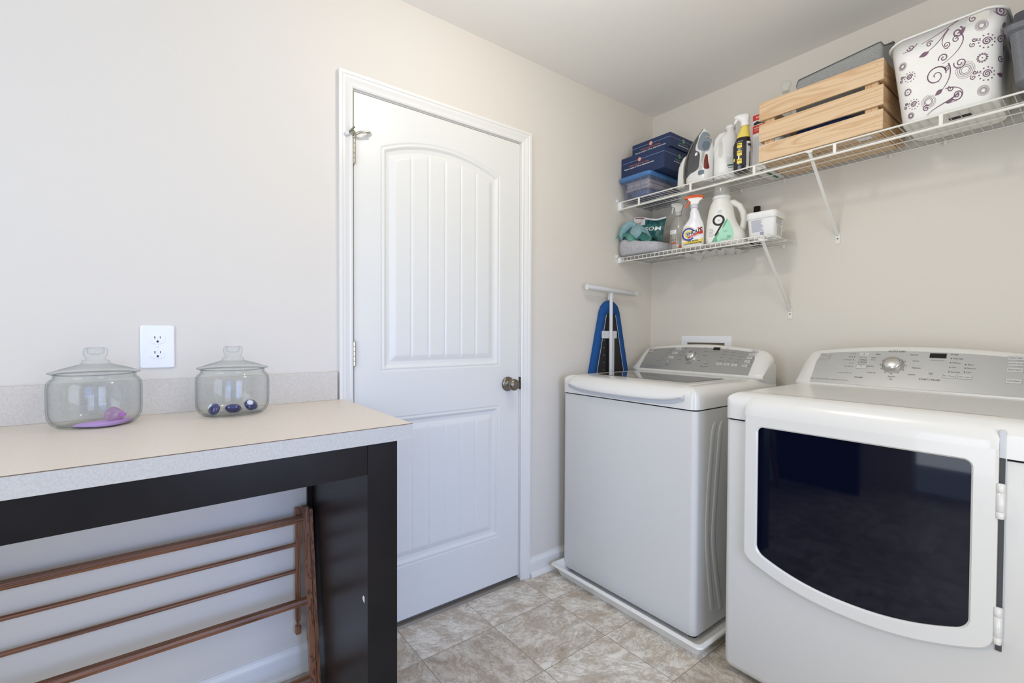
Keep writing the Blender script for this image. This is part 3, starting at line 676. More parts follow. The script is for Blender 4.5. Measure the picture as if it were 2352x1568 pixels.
def panel_graphics(F, pan_, x0, wd, kind):
    up = upv(F, x0+wd/2, .5)
    def at(u_, q, off=.003): return F(x0+wd*u_, q, off)
    # knob
    nrm = X.cross(up).normalized()
    kc = at(.475 if kind == 'washer' else .428, .545, .001)
    T = Matrix.Translation(kc) @ nrm.to_track_quat('Z', 'Y').to_matrix().to_4x4()
    kr = .026 if kind == 'washer' else .029
    kb = MB(); kb.lathe([(0, 0), (kr*1.16, 0), (kr*1.14, .003), (kr*1.02, .005), (kr, .012), (kr*.96, .019), (kr*.86, .023), (kr*.6, .0250), (0, .0256)], 40, T); obj('dial', kb, M_chrome, cons_cur)
    # button block shapes
    ink = MB()
    def btn(u_, q, w2=.030, h2=.013):
        c = at(u_, q, .002); ux = X*w2/2; uy = up*h2/2
        pts = [c-ux-uy, c+ux-uy, c+ux+uy, c-ux+uy]; top = [p+nrm*.0022+(c-p)*.12 for p in pts]
        obj('button', MB().add(pts+top, [(4, 5, 6, 7), (0, 1, 5, 4), (1, 2, 6, 5), (2, 3, 7, 6), (3, 0, 4, 7)]), M_button, pan_)
        return c+nrm*.0026
    def tx(s_, u_, q, size, al='CENTER', off=.0032): text_mb(ink, s_, size*.8, at(u_, q, off), X, up, al)
    def dot(u_, q, r=.0017): disc(ink, at(u_, q, .003), r, X, up, 10)
    if kind == 'dryer':
        tx('AUTO DRY', .432, .875, .013)
        for (s_, u_, q, al) in (('Bulky', .368, .80, 'RIGHT'), ('Normal', .487, .80, 'LEFT'), ('Heavy', .355, .715, 'RIGHT'), ('Duty', .350, .66, 'RIGHT'), ('Casual', .500, .66, 'LEFT'), ('Timed Dry', .352, .50, 'RIGHT'), ('Delicates', .502, .50, 'LEFT'), ('Touch Up', .365, .345, 'RIGHT'), ('Sanitize', .492, .345, 'LEFT'), ('Express', .432, .275, 'CENTER'), ('Dry', .432, .215, 'CENTER')):
            tx(s_, u_, q, .0085, al)
        for a in (-150, -120, -90, -60, -30, 0, 30, 150, 180, 210): disc(ink, kc+nrm*.002+(kr*1.3)*(cos(radians(a))*X+sin(radians(a))*up), .0016, X, up, 10)
        for q, s_ in ((.82, 'damp'), (.74, 'cooling'), (.66, 'wrinkle guard'), (.575, 'dry'), (.49, 'check vent'), (.315, 'check lint screen')): dot(.257, q); tx(s_, .250, q, .0065, 'RIGHT')
        btn(.298, .80, .034, .016); tx('More Time', .298, .715, .0065); tx('TIMED', .298, .655, .010); tx('CYCLES', .298, .595, .010); tx('Less Time', .298, .54, .0065); btn(.298, .48, .034, .016); tx('^', .298, .785, .016, off=.006); tx('v', .298, .485, .012, off=.006)
        tx('POWER', .298, .215, .0095); tx('START | PAUSE', .575, .255, .0105); tx('>II', .575, .385, .013, off=.005)
        for q, s_ in ((.845, 'High'), (.755, 'Med High'), (.66, 'Medium'), (.56, 'Low'), (.455, 'Air Only')): dot(.638, q); tx(s_, .645, q, .008, 'LEFT')
        for q, s_ in ((.64, 'More'), (.56, 'Normal'), (.475, 'Less')): dot(.690, q); tx(s_, .697, q, .008, 'LEFT')
        for u_, s_ in ((.640, 'Dry Temp'), (.694, 'Dry Level')): c = btn(u_, .36, .036, .016); text_mb(ink, s_, .007, c, X, up)
        for q, s_ in ((.87, 'Steam Light'), (.74, 'Wrinkle Guard'), (.605, 'Damp Signal'), (.355, 'Cycle Signal')): c = btn(.845, q, .038, .017); text_mb(ink, s_, .0058, c, X, up); dot(.878, q)
        tx('High', .884, .38, .0075, 'LEFT'); tx('Low', .884, .315, .0075, 'LEFT')
        disp_u, disp_q = .590, .80; tx('estimated time remaining', .590, .695, .0045)
        tx('DURABLE  ~  PERFORMANCE DESIGN  ~  SUPER QUIET TECHNOLOGY', .165, .125, .0052)
        lg = (.118, .79)
    else:
        for q, s_ in ((.85, 'soak'), (.765, 'wash'), (.68, 'rinse'), (.60, 'spin'), (.515, 'done'), (.43, 'lid locked'), (.345, 'add a garment')): dot(.305-(.85-q)*.115, q, .0015); tx(s_, .297-(.85-q)*.115, q, .006, 'RIGHT')
        for k, q in enumerate((.83, .66, .49)): c = btn(.345-k*.015, q, .030, .016); text_mb(ink, 'Extra', .006, c, X, up)
        tx('POWER', .305, .20, .008); disc(ink, at(.305, .33, .003), .0072, X, up, 20); obj('button', disc(MB(), at(.305, .33, .0034), .0062, X, up, 20), M_button, pan_)
        for (s_, u_, q, al) in (('Whites', .42, .83, 'RIGHT'), ('Casual', .545, .87, 'LEFT'), ('Delicates', .56, .74, 'LEFT'), ('Sheets', .405, .70, 'RIGHT'), ('Heavy', .40, .58, 'RIGHT'), ('Express', .565, .60, 'LEFT'), ('Normal', .405, .42, 'RIGHT'), ('Rinse', .535, .42, 'LEFT'), ('Deep Wash', .475, .30, 'CENTER')): tx(s_, u_, q, .008, al)
        disp_u, disp_q = .640, .865; tx('estimated time remaining', .635, .755, .0042)
        tx('START | PAUSE', .60, .215, .0075); disc(ink, at(.602, .36, .003), .0078, X, up, 20); obj('button', disc(MB(), at(.602, .36, .0034), .0068, X, up, 20), M_button, pan_); tx('>II', .602, .36, .009, off=.0042)
        for (u_, cols) in ((.705, 5), (.760, 4), (.815, 4)):
            for j in range(cols): q = (.90 if u_ < .71 else .78)-j*.11; dot(u_-j*.004, q, .0015); tx(('Hot', 'Warm', 'Cool', 'Cold', 'Tap Cold')[j], u_+.007-j*.004, q, .006, 'LEFT')
        for u_ in (.700, .750, .802): c = btn(u_, .345, .030, .015); text_mb(ink, 'Temp', .006, c, X, up)
        for k, q in enumerate((.92, .79, .66, .52, .36)): c = btn(.890-k*.005, q, .026, .015); text_mb(ink, 'Rinse', .0055, c, X, up); dot(.918-k*.005, q, .0015)
        tx('DURABLE  ~  PERFORMANCE DESIGN  ~  QUIET', .195, .125, .0050); tx('he', .268, .13, .010)
        lg = (.112, .80)
    obj('lettering', ink, M_ink, pan_)
    d = MB(); dw, dh = (.034, .016) if kind == 'washer' else (.044, .019)
    quad(d, at(disp_u, disp_q, .0035), dw, dh, X, up); obj('display', d, M_disp, pan_)
    l = MB(); c = at(lg[0], lg[1], .002); w2, h2 = .017, .013
    pts = [c-X*w2-up*h2, c+X*w2-up*h2, c+X*w2+up*h2, c-X*w2+up*h2]; top_ = [p+nrm*.0025 for p in pts]
    l.add(pts+top_, [(4, 5, 6, 7), (0, 1, 5, 4), (1, 2, 6, 5), (2, 3, 7, 6), (3, 0, 4, 7)]); em = obj('emblem', l, M_chrome, pan_)
    l = MB()
    for dz in (-.004, .003):
        P = [c+nrm*.003+X*(w2*(2*i/12-1))+up*(dz+.0035*sin(pi*i/12*1.4)) for i in range(13)]; l.tube(P, .0007, 6)
    obj('emblem_lines', l, M_panel, em)
cons_cur = cons; panel_graphics(F, pan_, WX0, WX1-WX0, 'washer')

# drip pan
t = thing('drip_pan', (.44, -.42, 0), 'white plastic drip pan on the floor around the washer base', 'drip pan')
def prect(o, z): return [Vector((x, y, z)) for x, y in rrect(.052+o[0], .838-o[1], -.857+o[2], -.03, [.004, .004, .02, .02], 5)]
R = [prect((.030, .032, .036), .001), prect((.014, .015, .016), .046), prect((.002, .002, .002), .048), prect((0, 0, 0), .051), prect((.003, .003, .003), .0565), prect((.012, .012, .012), .0585), prect((.018, .018, .020), .054), prect((.034, .034, .038), .006), prect((.2, .2, .2), .0055)]
b = MB(); b.loft(R, smooth=False, cap=True); obj('tray', b, M_pan, t)
for x_ in (.334, .535): obj('rim_notch', MB().box(x_, x_+.0015, -.8573, -.842, .0512, .0587), M_pan, t)

# ---------------- dryer
DX0, DX1, DF = .896, 1.631, -.812
t = thing('clothes_dryer', (1.26, -.42, 0), 'white front-load dryer with dark glass door and silver control panel', 'clothes dryer'); dryer = t
plan = rounded_plan(DX0, DX1, DF, WB, .020)
b = MB(); b.loft([[Vector((x*1+(1.26-x)*k, y+(-.42-y)*k, z)) for x, y in plan] for z, k in ((.022, .035), (.030, .012), (.045, .0), (.868, 0), (.8735, .004))], smooth=True, cap=True); dcab = obj('cabinet', b, M_enamel_s, t)
obj('seam', MB().loft([[Vector((x+(1.26-x)*.010, y+(-.42-y)*.010, z)) for x, y in plan] for z in (.872, .880)], cap=False), M_seam, t)
for (fx, fy) in ((.95, -.74), (1.58, -.74), (.95, -.17), (1.58, -.17)): obj('foot', MB().lathe([(0, 0), (.022, 0), (.022, .010), (.012, .012), (.012, .024), (0, .024)], 16, Matrix.Translation((fx, fy, 0))), M_black, t)
R = cap_rings(DX0-.004, DX1+.004, DF-.006, WB, .8795, .968, .045, .050)
b = MB(); b.loft(R, smooth=True, cap=True); obj('top_cap', b, M_enamel, t)
# door : rolls over the front edge, frame with glass
GX0, GX1, GT, GBs, GBm = 1.011, 1.508, .8655, .463, .4075
PX0, PX1, PBs, PBm = .969, 1.553, .434, .366
def bow(x, a, c, zs_, zm): u_ = (2*(x-a)/(c-a)-1); return zm+(zs_-zm)*min(1, abs(u_))**2.2
yd = DF-.020      # outer face plane
nx = 48; nz = 6
def outline(x0, x1, ztop, zs_, zm, r, rt_, n=8):
    """closed loop, clockwise from top-left along top"""
    P = []
    for i in range(n+1): a = pi-pi/2*i/n; P.append((x0+rt_+rt_*cos(a), ztop-rt_+rt_*sin(a)))
    for i in range(n+1): a = pi/2-pi/2*i/n; P.append((x1-rt_+rt_*cos(a), ztop-rt_+rt_*sin(a)))
    m_ = 56
    for i in range(m_+1):
        x = x1-(x1-x0)*(1-cos(pi*i/m_))/2; z = bow(x, x0, x1, zs_, zm); e = min(x1-x, x-x0)
        if e < r: z += r-sqrt(max(0, r*r-(r-e)**2))
        P.append((x, z))
    return P
O_ = outline(PX0, PX1, .900, PBs, PBm, .03, .0005); I_ = outline(GX0, GX1, GT, GBs, GBm, .022, .016)
b = MB(); n = len(O_)
# frame face ring (straight part) : outer edge -> face -> inner bevel
L0 = [Vector((x, DF-.002, z)) for x, z in O_]; L1 = [Vector((x, yd+.005, z)) for x, z in O_]
def insetp(P, d):
    cx = sum(p[0] for p in P)/len(P); cz = sum(p[1] for p in P)/len(P); out = []
    for i, p in enumerate(P):
        a = Vector(P[i-1]); c = Vector(P[(i+1) % len(P)]); tt = (c-a)
        if tt.length < 1e-7: tt = Vector((1, 0))
        tt.normalize(); nn = Vector((tt.y, -tt.x)); q = Vector(p)+nn*d
        out.append((q.x, q.y))
    return out
Oi = [(min(PX1-.005, max(PX0+.005, x)), z+.005 if i > 17 and z < .89 else .900) for i, (x, z) in enumerate(O_)]
L2 = [Vector((x, yd, z)) for x, z in Oi]
Io = insetp(I_, -.004)
L3 = [Vector((x, yd, z)) for x, z in Io]; L4 = [Vector((x, yd+.004, z)) for x, z in I_]; L5 = [Vector((x, yd+.008, z)) for x, z in I_]
b.loft([L0, L1, L2, L3, L4, L5], smooth=False, cap=False)
# upper roll-over
rows = []
for i in range(nx+1):
    x = PX0+(PX1-PX0)*i/nx; e = min(x-PX0, PX1-x); k = max(0, 1-e/.006)*.004
    pr = [(yd, .900)]+[(yd+.073-.073*cos(a), .900+.0695*sin(a)) for a in [pi/2*j/9 for j in range(1, 10)]]
    rows.append([Vector((x, y+k*.9, z-k*.6)) for y, z in pr]+[Vector((x, yd+.073, .955)), Vector((x, DF-.002, .900))])
b.loft(rows, smooth=True, cap=True, closed_ring=False)
dr = obj('door', b, M_enamel, t)
b = MB(); b.poly([Vector((x, yd+.0075, z)) for x, z in I_]); obj('door_glass', b, M_tub, dr)
# gap right of door and hinges
b = MB(); b.box(PX1-.001, PX1+.0105, DF-.0105, DF-.004, .880, .945, .002); obj('gap_filler', b, M_recess_shade, t)
b = MB(); b.box(PX1-.001, PX1+.0095, DF-.0045, DF+.002, .428, .879, T=None); obj('door_gap', b, mat('gap_grey', '4b4b4d', .7), t)
b = MB(); rr = outline(PX0-.002, PX1+.012, .900, PBs-.003, PBm-.004, .034, .0005)
b.poly([Vector((x, DF-.0022, z)) for x, z in rr]); obj('door_surround', b, M_recess_shade, t)
for (z0, z1) in ((.741, .823), (.449, .535)):
    b = MB()
    for k in range(3): a = z0+(z1-z0)*(0, .2, .75)[k]; c = z0+(z1-z0)*(.2, .75, 1)[k]; b.lathe([(0, a), (.0062, a), (.0068, a+.0008), (.0068, c-.001), (0, c-.0006)], 20, Matrix.Translation((PX1+.004, DF-.016, 0)))
    b.box(PX1-.001, PX1+.011, DF-.012, DF-.001, z0+.004, z1-.004); obj('hinge', b, M_enamel, t)
cons, F = console(t, DX0+.004, DX1-.001, .970, 1.121, yb=-.268, ytop=-.160, yback=-.124)
b = face_panel(F, .956, 1.570, .03, .885, .0015, slant=0); pan_ = obj('control_panel', b, mat('silver_console_light', 'bdbebd', .36, metal=.45), cons)
cons_cur = cons; panel_graphics(F, pan_, DX0, DX1-DX0, 'dryer')

# ================================================================== WIRE SHELVES
def wire_shelf(name, zs_, x_end, lip, label, conn, clips, brace, xcut=None):
    t = thing(name, (x_end/2, -.15, zs_-.04), label, 'wire shelf', 'white wire shelves on the back wall')
    b = MB(); k = int((x_end-.012)/.0254)
    for i in range(k+1):
        x = .012+.0254*i; pts = [(x, -.004, zs_+.0025), (x, -.302, zs_+.0025), (x, -.3055, zs_+.001)]
        pts += [(x, -.3062, zs_-lip+.002)] if True else []
        if lip > .03: pts = pts[:3]
        b.tube(pts, .00135, 6)
    obj('cross_wires', b, M_wire, t)
    b = MB(); b.tube([(.004, -.0042, zs_), (x_end, -.0042, zs_)], .0028, 10); obj('back_wire', b, M_wire, t)
    b = MB(); b.tube([(.004, -.12, zs_-.001), (x_end, -.12, zs_-.001)], .0022, 8).tube([(.004, -.215, zs_-.001), (x_end, -.215, zs_-.001)], .0022, 8); obj('middle_wires', b, M_wire, t)
    b = MB(); b.tube([(.006, -.305, zs_-.0005), (x_end, -.305, zs_-.0005)], .0034 if lip > .03 else .0028, 10); obj('front_wire', b, M_wire, t)
    b = MB(); b.tube([(.006, -.307, zs_-lip), (x_end, -.307, zs_-lip)], .0046 if lip > .03 else .0028, 12); obj('hanging_rail', b, M_wire, t)
    for x in conn: obj('rail_connector', MB().box(x-.0055, x+.0055, -.3085, -.3025, zs_-lip, zs_, .0015), M_wire, t)
    for x in clips:
        b = MB(); b.box(x-.006, x+.006, -.010, -.0005, zs_-.014, zs_+.003, .002); b.tube([(x, -.012, zs_-.009), (x, -.001, zs_-.009)], .004, 10); obj('wall_clip', b, M_wire, t)
    b = MB(); b.box(.0006, .020, -.3095, -.286, zs_-lip-.006, zs_-.001, .0015).box(.0006, .006, -.300, -.01, zs_-.006, zs_-.0012).box(.0006, .004, -.328, -.309, zs_+.0, zs_+.016, .001)
    obj('end_bracket', b, M_plate, t)
    for (bx, zt_, zb, dx) in brace:
        b = MB(); b.prism(rrect(-.006, .006, -.004, .004, .002), 0, 0, 1)
        P0 = Vector((bx, -.300, zt_)); P1 = Vector((bx+dx, -.008, zb)); d_ = (P1-P0); ln = d_.length; rotm = d_.to_track_quat('X', 'Z').to_matrix().to_4x4()
        b.v = [tuple(Matrix.Translation(P0) @ rotm @ Vector((v_[0]*ln, v_[1], v_[2]))) for v_ in b.v]
        br = obj('support_brace', b, M_wire, t)
        b = MB(); b.box(bx+dx-.009, bx+dx+.009, -.004, -.0004, zb-.040, zb+.004, .001).box(bx+dx-.007, bx+dx+.007, -.010, -.002, zb-.004, zb+.010, .001); obj('brace_foot', b, M_wire, br)
        b = MB(); disc(b, (bx+dx, -.0045, zb-.018), .0032, X, Z); obj('screw', b, mat('steel_screw', '56524c', .4, metal=.7), br)
        b = MB(); b.tube([(bx-.012, -.304, zt_+.004), (bx+.002, -.304, zt_-.001), (bx+.012, -.304, zt_+.002)], .0042, 8); obj('brace_hook', b, M_wire, br)
    return t
ZU, ZL = 1.893, 1.586
wire_shelf('wire_shelf', ZU, 2.3, .040, 'long upper white wire shelf with hanging rail on the back wall', (.138, .440, .742, 1.043, 1.347, 1.65, 1.95), (.02, .27, .538, .742, 1.142, 1.307, 1.62), [(.955, ZU-.006, 1.600, .006)])
wire_shelf('wire_shelf', ZL, .800, .0215, 'short lower white wire shelf under the long one in the corner', (), (.02, .27, .50, .742), [(.776, ZL-.016, 1.278, -.003)])

# ================================================================== SHELF ITEMS : shared builders
M_boxblue = mat('navy_carton', '233358', .5); M_whitep = mat('white_plastic', 'e8e8e6', .35); M_whiteprint = mat('white_print', 'e8e8ea', .6)
M_orange = mat('orange_print', 'e07a50', .6); M_green = mat('green_print', '7fb77a', .6); M_redprint = mat('red_print', 'c8372f', .5)
M_blackprint = mat('black_print', '1d1d1f', .55); M_greyprint = mat('small_grey_print', '77787c', .7); M_yellow = mat('yellow_print', 'e6cf55', .5)
M_blueprint = mat('blue_print', '2c4d9a', .5); M_orangeplastic = mat('orange_plastic', 'e8602a', .35)
M_clearp = thin('clear_bottle_plastic', 'f8f8f4', haze=.09, hazecol='f4f3ec')
M_bin = thin('clear_blue_tinted_plastic', 'e9ecf5', haze=.13, hazecol='b4bacb')
M_cup = thin('clear_cup_plastic', 'f6f6f3', haze=.14, hazecol='ffffff')
class Body:
    """bottle body lofted from (z, centre x, half width, half depth, exponent)"""
    def __init__(s, secs): s.s = secs
    def at(s, z):
        S_ = s.s
        if z <= S_[0][0]: return S_[0]
        for a, c in zip(S_, S_[1:]):
            if z <= c[0]:
                t_ = (z-a[0])/max(1e-6, c[0]-a[0]); return tuple(a[i]+(c[i]-a[i])*t_ for i in range(5))
        return S_[-1]
    def mesh(s, n=40, T=None): return MB().loft([ring(c, 0, z, hw, hd, n, e) for z, c, hw, hd, e in s.s], T=T)
    def front(s, x, z, off):
        _, c, hw, hd, e = s.at(z); q = min(.999, abs(x-c)/hw); return Vector((x, -hd*(1-q**e)**(1/e)-off, z))
    def back(s, x, z, off): p = s.front(x, z, off); p.y = -p.y; return p
def decal(flat, f, off=.0006, dx=.006, dz=.02):
    """flat: MB holding (x, 0, z) faces; cut into strips and wrapped on the surface"""
    bm = bmesh.new(); vs = [bm.verts.new(v) for v in flat.v]
    for q in flat.f:
        try: bm.faces.new([vs[i] for i in q])
        except ValueError: pass
    bm.verts.ensure_lookup_table()
    xs_ = [v.co.x for v in bm.verts]; zs_ = [v.co.z for v in bm.verts]
    k = math.ceil(min(xs_)/dx)
    while k*dx < max(xs_):
        bmesh.ops.bisect_plane(bm, geom=bm.verts[:]+bm.edges[:]+bm.faces[:], plane_co=(k*dx, 0, 0), plane_no=(1, 0, 0)); k += 1
    k = math.ceil(min(zs_)/dz)
    while k*dz < max(zs_):
        bmesh.ops.bisect_plane(bm, geom=bm.verts[:]+bm.edges[:]+bm.faces[:], plane_co=(0, 0, k*dz), plane_no=(0, 0, 1)); k += 1
    for v in bm.verts: v.co = f(v.co.x, v.co.z, off)
    return MB().bm(bm)
def flat_poly(pts): return MB().poly([(x, 0, z) for x, z in pts])
def flat_text(s_, size, x, z, al='CENTER', slope=0, bold=False, shear=0): return text_mb(MB(), s_, size, (x, 0, z), (cos(slope), 0, sin(slope)), (-sin(slope), 0, cos(slope)), al, bold=bold, shear=shear)
def flat_rect(x0, x1, z0, z1): return flat_poly([(x0, z0), (x1, z0), (x1, z1), (x0, z1)])
def flat_ring(cx, cz, r0, r1, a0=0, a1=2*pi, n=36):
    b = MB(); vs = []
    for i in range(n+1): a = a0+(a1-a0)*i/n; vs += [(cx+r0*cos(a), 0, cz+r0*sin(a)), (cx+r1*cos(a), 0, cz+r1*sin(a))]
    b.add(vs, [(2*i, 2*i+1, 2*i+3, 2*i+2) for i in range(n)]); return b
def lines(mb, x0, x1, z0, z1, n, h=.0008, rag=.3, seed=1):
    R_ = random.Random(seed)
    for i in range(n):
        z = z1-(z1-z0)*i/max(1, n-1); q = flat_rect(x0, x1-(x1-x0)*rag*R_.random(), z-h/2, z+h/2); mb.add(q.v, q.f)
    return mb
ZUs, ZLs = ZU+.0042, ZL+.0042

# ---- blue lidded bin
t = thing('storage_bin', (.115, -.17, ZUs), 'clear plastic storage bin with a blue lid under the navy boxes, full of papers', 'storage bin')
def rr_ring(x0, x1, y0, y1, r, z): return [Vector((x, y, z)) for x, y in rrect(x0, x1, y0, y1, r, 5)]
b = MB(); b.loft([rr_ring(.030, .196, -.298, -.036, .02, ZUs+.002), rr_ring(.026, .200, -.302, -.032, .02, ZUs+.012), rr_ring(.018, .209, -.312, -.022, .02, ZUs+.104)], cap=False)
b.add(rr_ring(.030, .196, -.298, -.036, .02, ZUs+.002), [tuple(range(24))])
obj('bin_body', b, M_bin, t)
b = MB()
for x in (.066, .105, .15): b.box(x-.002, x+.002, -.3105, -.3065, ZUs+.02, ZUs+.1)
for y in (-.25, -.17, -.09): b.box(.2045, .208, y-.002, y+.002, ZUs+.02, ZUs+.1)
obj('bin_ribs', b, M_bin, t)
b = MB(); b.loft([rr_ring(.014, .213, -.316, -.018, .02, ZUs+.098), rr_ring(.008, .219, -.323, -.012, .024, ZUs+.104), rr_ring(.008, .219, -.323, -.012, .024, ZUs+.116), rr_ring(.012, .215, -.319, -.016, .022, ZUs+.121)]); obj('bin_lid', b, mat('blue_lid_plastic', '4a78ad', .35), t)
t = thing('paper_stack', (.115, -.17, ZUs+.03), 'stack of white papers inside the blue lidded storage bin', 'papers')
rn = random.Random(3); b = MB()
for i in range(9): b.box(.036+rn.random()*.008, .190-rn.random()*.01, -.292+rn.random()*.012, -.05-rn.random()*.03, ZUs+.046+.0055*i, ZUs+.0505+.0055*i, .0008)
obj('paper', b, mat('old_paper', 'c9c0bc', .8), t)
t = thing('slate_cloth', (.112, -.168, ZUs+.008), 'slate blue cloth under the papers inside the blue lidded bin', 'cloth')
b = MB(); b.loft([[Vector((p.x+.004*sin(40*p.y+9*z), p.y, ZUs+z+.004*sin(70*p.x+30*p.y))) for p in ring(.112, -.168, 0, .076*k, .122*k, 40, 3)] for z, k in ((.008, .96), (.016, 1), (.032, .99), (.042, .93))]); obj('cloth_fold', b, mat('slate_cloth', '5f6e8c', .9, bump=(90, .6, 3)), t)

# ---- navy cartons
def carton(x0, x1, y0, y1, z0, z1, label, logo_x, drop, gap):
    t = thing('navy_box', ((x0+x1)/2, (y0+y1)/2, z0), label, 'box', 'navy cardboard boxes on the blue lidded bin')
    obj('carton', MB().box(x0, x1, y0, y1, z0, z1, .0015), M_boxblue, t)
    def P(mb, ux, o): # map flat x->along face
        return [tuple(Vector(o)+Vector(ux)*v[0]+Vector((0, 0, v[2]))) for v in mb.v]
    H = z1-z0; W1 = x1-x0; W2 = y1-y0; yf = y0-.0006; xr = x1+.0006
    ln = MB(); zl = z1-drop
    for a, c in ((x0+.002, logo_x-.011), (logo_x+.011, x1-.001)): ln.poly([(a, yf, zl-.0008), (c, yf, zl-.0008), (c, yf, zl+.0008), (a, yf, zl+.0008)])
    ly = y0+W2*.52
    for a, c in ((y0+.001, ly-.010), (ly+.010, y1-.002)): ln.poly([(xr, a, zl-.0008), (xr, c, zl-.0008), (xr, c, zl+.0008), (xr, a, zl+.0008)])
    obj('line_print', ln, mat('pale_blue_print', '8fa4c8', .6), t)
    o_ = MB(); disc(o_, (logo_x, yf, zl), .0105, X, Z, 28); obj('round_logo', o_, M_orange, t)
    o_ = MB(); q = flat_ring(0, 0, .0045, .0055); o_.add([(logo_x+v[0], yf-.0003, zl+v[2]) for v in q.v], q.f); q = flat_rect(-.0008, .0008, -.003, .003); o_.add([(logo_x+v[0], yf-.0003, zl+v[2]) for v in q.v], q.f)
    q = flat_ring(0, 0, .0085, .0092); o_.add([(logo_x+v[0], yf-.0003, zl+v[2]) for v in q.v], q.f); obj('logo_mark', o_, M_whiteprint, t)
    o_ = MB(); disc(o_, (xr, ly, zl), .0105, Y, Z, 28); obj('green_logo', o_, M_green, t)
    o_ = MB(); quad(o_, (xr+.0003, ly, zl), .008, .003, Y, Z); obj('logo_bar', o_, M_boxblue, t)
    a = MB(); text_mb(a, 'Insulate and seal your home.', .0110, (logo_x-.004, yf, zl-gap), X, Z); obj('orange_text', a, M_orange, t)
    a = MB(); text_mb(a, 'Save an average of 11% on total energy costs.', .0104, (logo_x-.004, yf, zl-gap-.0125), X, Z, bold=True); text_mb(a, 'Save energy and money.', .0100, (xr, ly, zl-gap-.0125), Y, Z, bold=True); obj('white_text', a, M_whiteprint, t)
    a = MB(); text_mb(a, 'Insulate your home.', .0096, (xr, ly, zl-gap), Y, Z); obj('green_text', a, M_green, t)
carton(.006, .281, -.290, -.030, ZUs+.1215, 2.1345, 'lower navy cardboard box with orange round logo, resting on the blue lid', .128, .032, .021)
carton(.048, .289, -.250, -.022, 2.1352, 2.2065, 'upper navy cardboard box with orange round logo, topmost of the stack', .170, .022, .0165)

# ---- steam iron standing on its heel
t = thing('steam_iron', (.45, -.235, ZUs), 'white and grey steam iron standing upright beside the navy boxes', 'iron')
prof_i = [(0, .392, .508), (.006, .388, .512), (.02, .385, .513), (.05, .383, .515), (.09, .383, .516), (.13, .387, .516), (.165, .398, .514), (.20, .413, .508), (.225, .430, .499), (.245, .447, .487), (.258, .458, .477), (.266, .465, .470)]
secs = []
for z, a, c in prof_i:
    d_ = .052*min(1, ((.272-z)/.20))**.75
    secs.append((z+ZUs, (a+c)/2, (c-a)/2, max(.004, d_), 2.8))
B = Body(secs); b = MB(); b.loft([[Vector((p.x, p.y-.235, p.z)) for p in ring(c, 0, z, hw, hd, 40, e)] for z, c, hw, hd, e in secs]); obj('iron_body', b, mat('white_iron_plastic', 'dededb', .22), t)
def fi(x, z, off): v_ = B.front(x, z, off); v_.y -= .235; return v_
def zi_p(py): return 2.169-(py-292.4)*.00203
def xi_p(px): return .3395+(px-1562)*.00235
def soft(pts, n=4):
    out = []; K = len(pts)
    for i in range(K):
        p0, p1, p2, p3 = [Vector(pts[(i+j) % K]) for j in (-1, 0, 1, 2)]
        for k in range(n):
            t_ = k/n; q = .5*((2*p1)+(p2-p0)*t_+(2*p0-5*p1+4*p2-p3)*t_*t_+(3*p1-3*p2+p3-p0)*t_**3); out.append((q.x, q.y))
    return out
def ipoly(pts):
    pts = soft(pts) if len(pts) < 16 else pts
    return flat_poly([(xi_p(1400+px/8.25), zi_p(290+py/8.25)) for px, py in pts])
b = decal(ipoly([(1710, 170), (1715, 260), (1690, 370), (1700, 470), (1760, 520), (1795, 600), (1795, 830), (1740, 900), (1640, 930), (1530, 1000), (1515, 900), (1520, 760), (1540, 600), (1600, 380), (1660, 240)]), fi, .002, .008, .01); obj('water_tank', b, mat('smoky_tank', '4a4b4f', .12, coat=.6), t)
b = decal(ipoly([(1800, 125), (1860, 150), (1905, 230), (1935, 330), (1930, 520), (1880, 545), (1830, 530), (1800, 500), (1750, 460), (1730, 380), (1740, 260), (1765, 170)]), fi, .003, .008, .01); obj('handle_grip', b, mat('blue_grey_grip', '7f8b93', .4), t)
b = decal(ipoly([(1845, 350), (1900, 350), (1930, 400), (1925, 480), (1885, 515), (1845, 490), (1825, 420)]), fi, .006, .01, .01); obj('steam_button', b, mat('slate_button', '5f6d75', .4), t)
b = decal(ipoly([(1845, 250), (1890, 235), (1925, 262), (1930, 300), (1900, 270), (1855, 275)]), fi, .005, .01, .01); obj('chrome_trim', b, M_chrome, t)
b = decal(ipoly([(1885, 640), (1915, 620), (1930, 760), (1940, 890), (1885, 890), (1875, 800)]), fi, .003, .008, .01); obj('red_insert', b, mat('dark_red_insert', '6e2c24', .2), t)
b = decal(ipoly([(1835, 560), (1870, 555), (1862, 700), (1850, 860), (1800, 880), (1825, 760)]), fi, .003, .008, .01); obj('chrome_column', b, M_chrome, t)
b = decal(ipoly([(1800, 920), (1875, 915), (1885, 975), (1870, 990), (1800, 1000)]), fi, .003, .01, .01); obj('cord_pad', b, mat('slate_pad', '62717c', .4), t)
b = decal(ipoly([(1728+26*cos(a*pi/8), 560+36*sin(a*pi/8)) for a in range(16)]), fi, .004, .02, .02); obj('round_button', b, M_whitep, t)
b = MB(); rows = []
for z, a, c in prof_i:
    d_ = .036*min(1, ((.274-z)/.20))**.75; rows.append([Vector((a-.0045, -.235-d_, z+ZUs)), Vector((a-.0015, -.235-d_-.001, z+ZUs)), Vector((a-.0015, -.235+d_, z+ZUs)), Vector((a-.0045, -.235+d_, z+ZUs))])
b.loft(rows); obj('soleplate', b, mat('soleplate_metal', '6d6a63', .3, metal=.8), t)
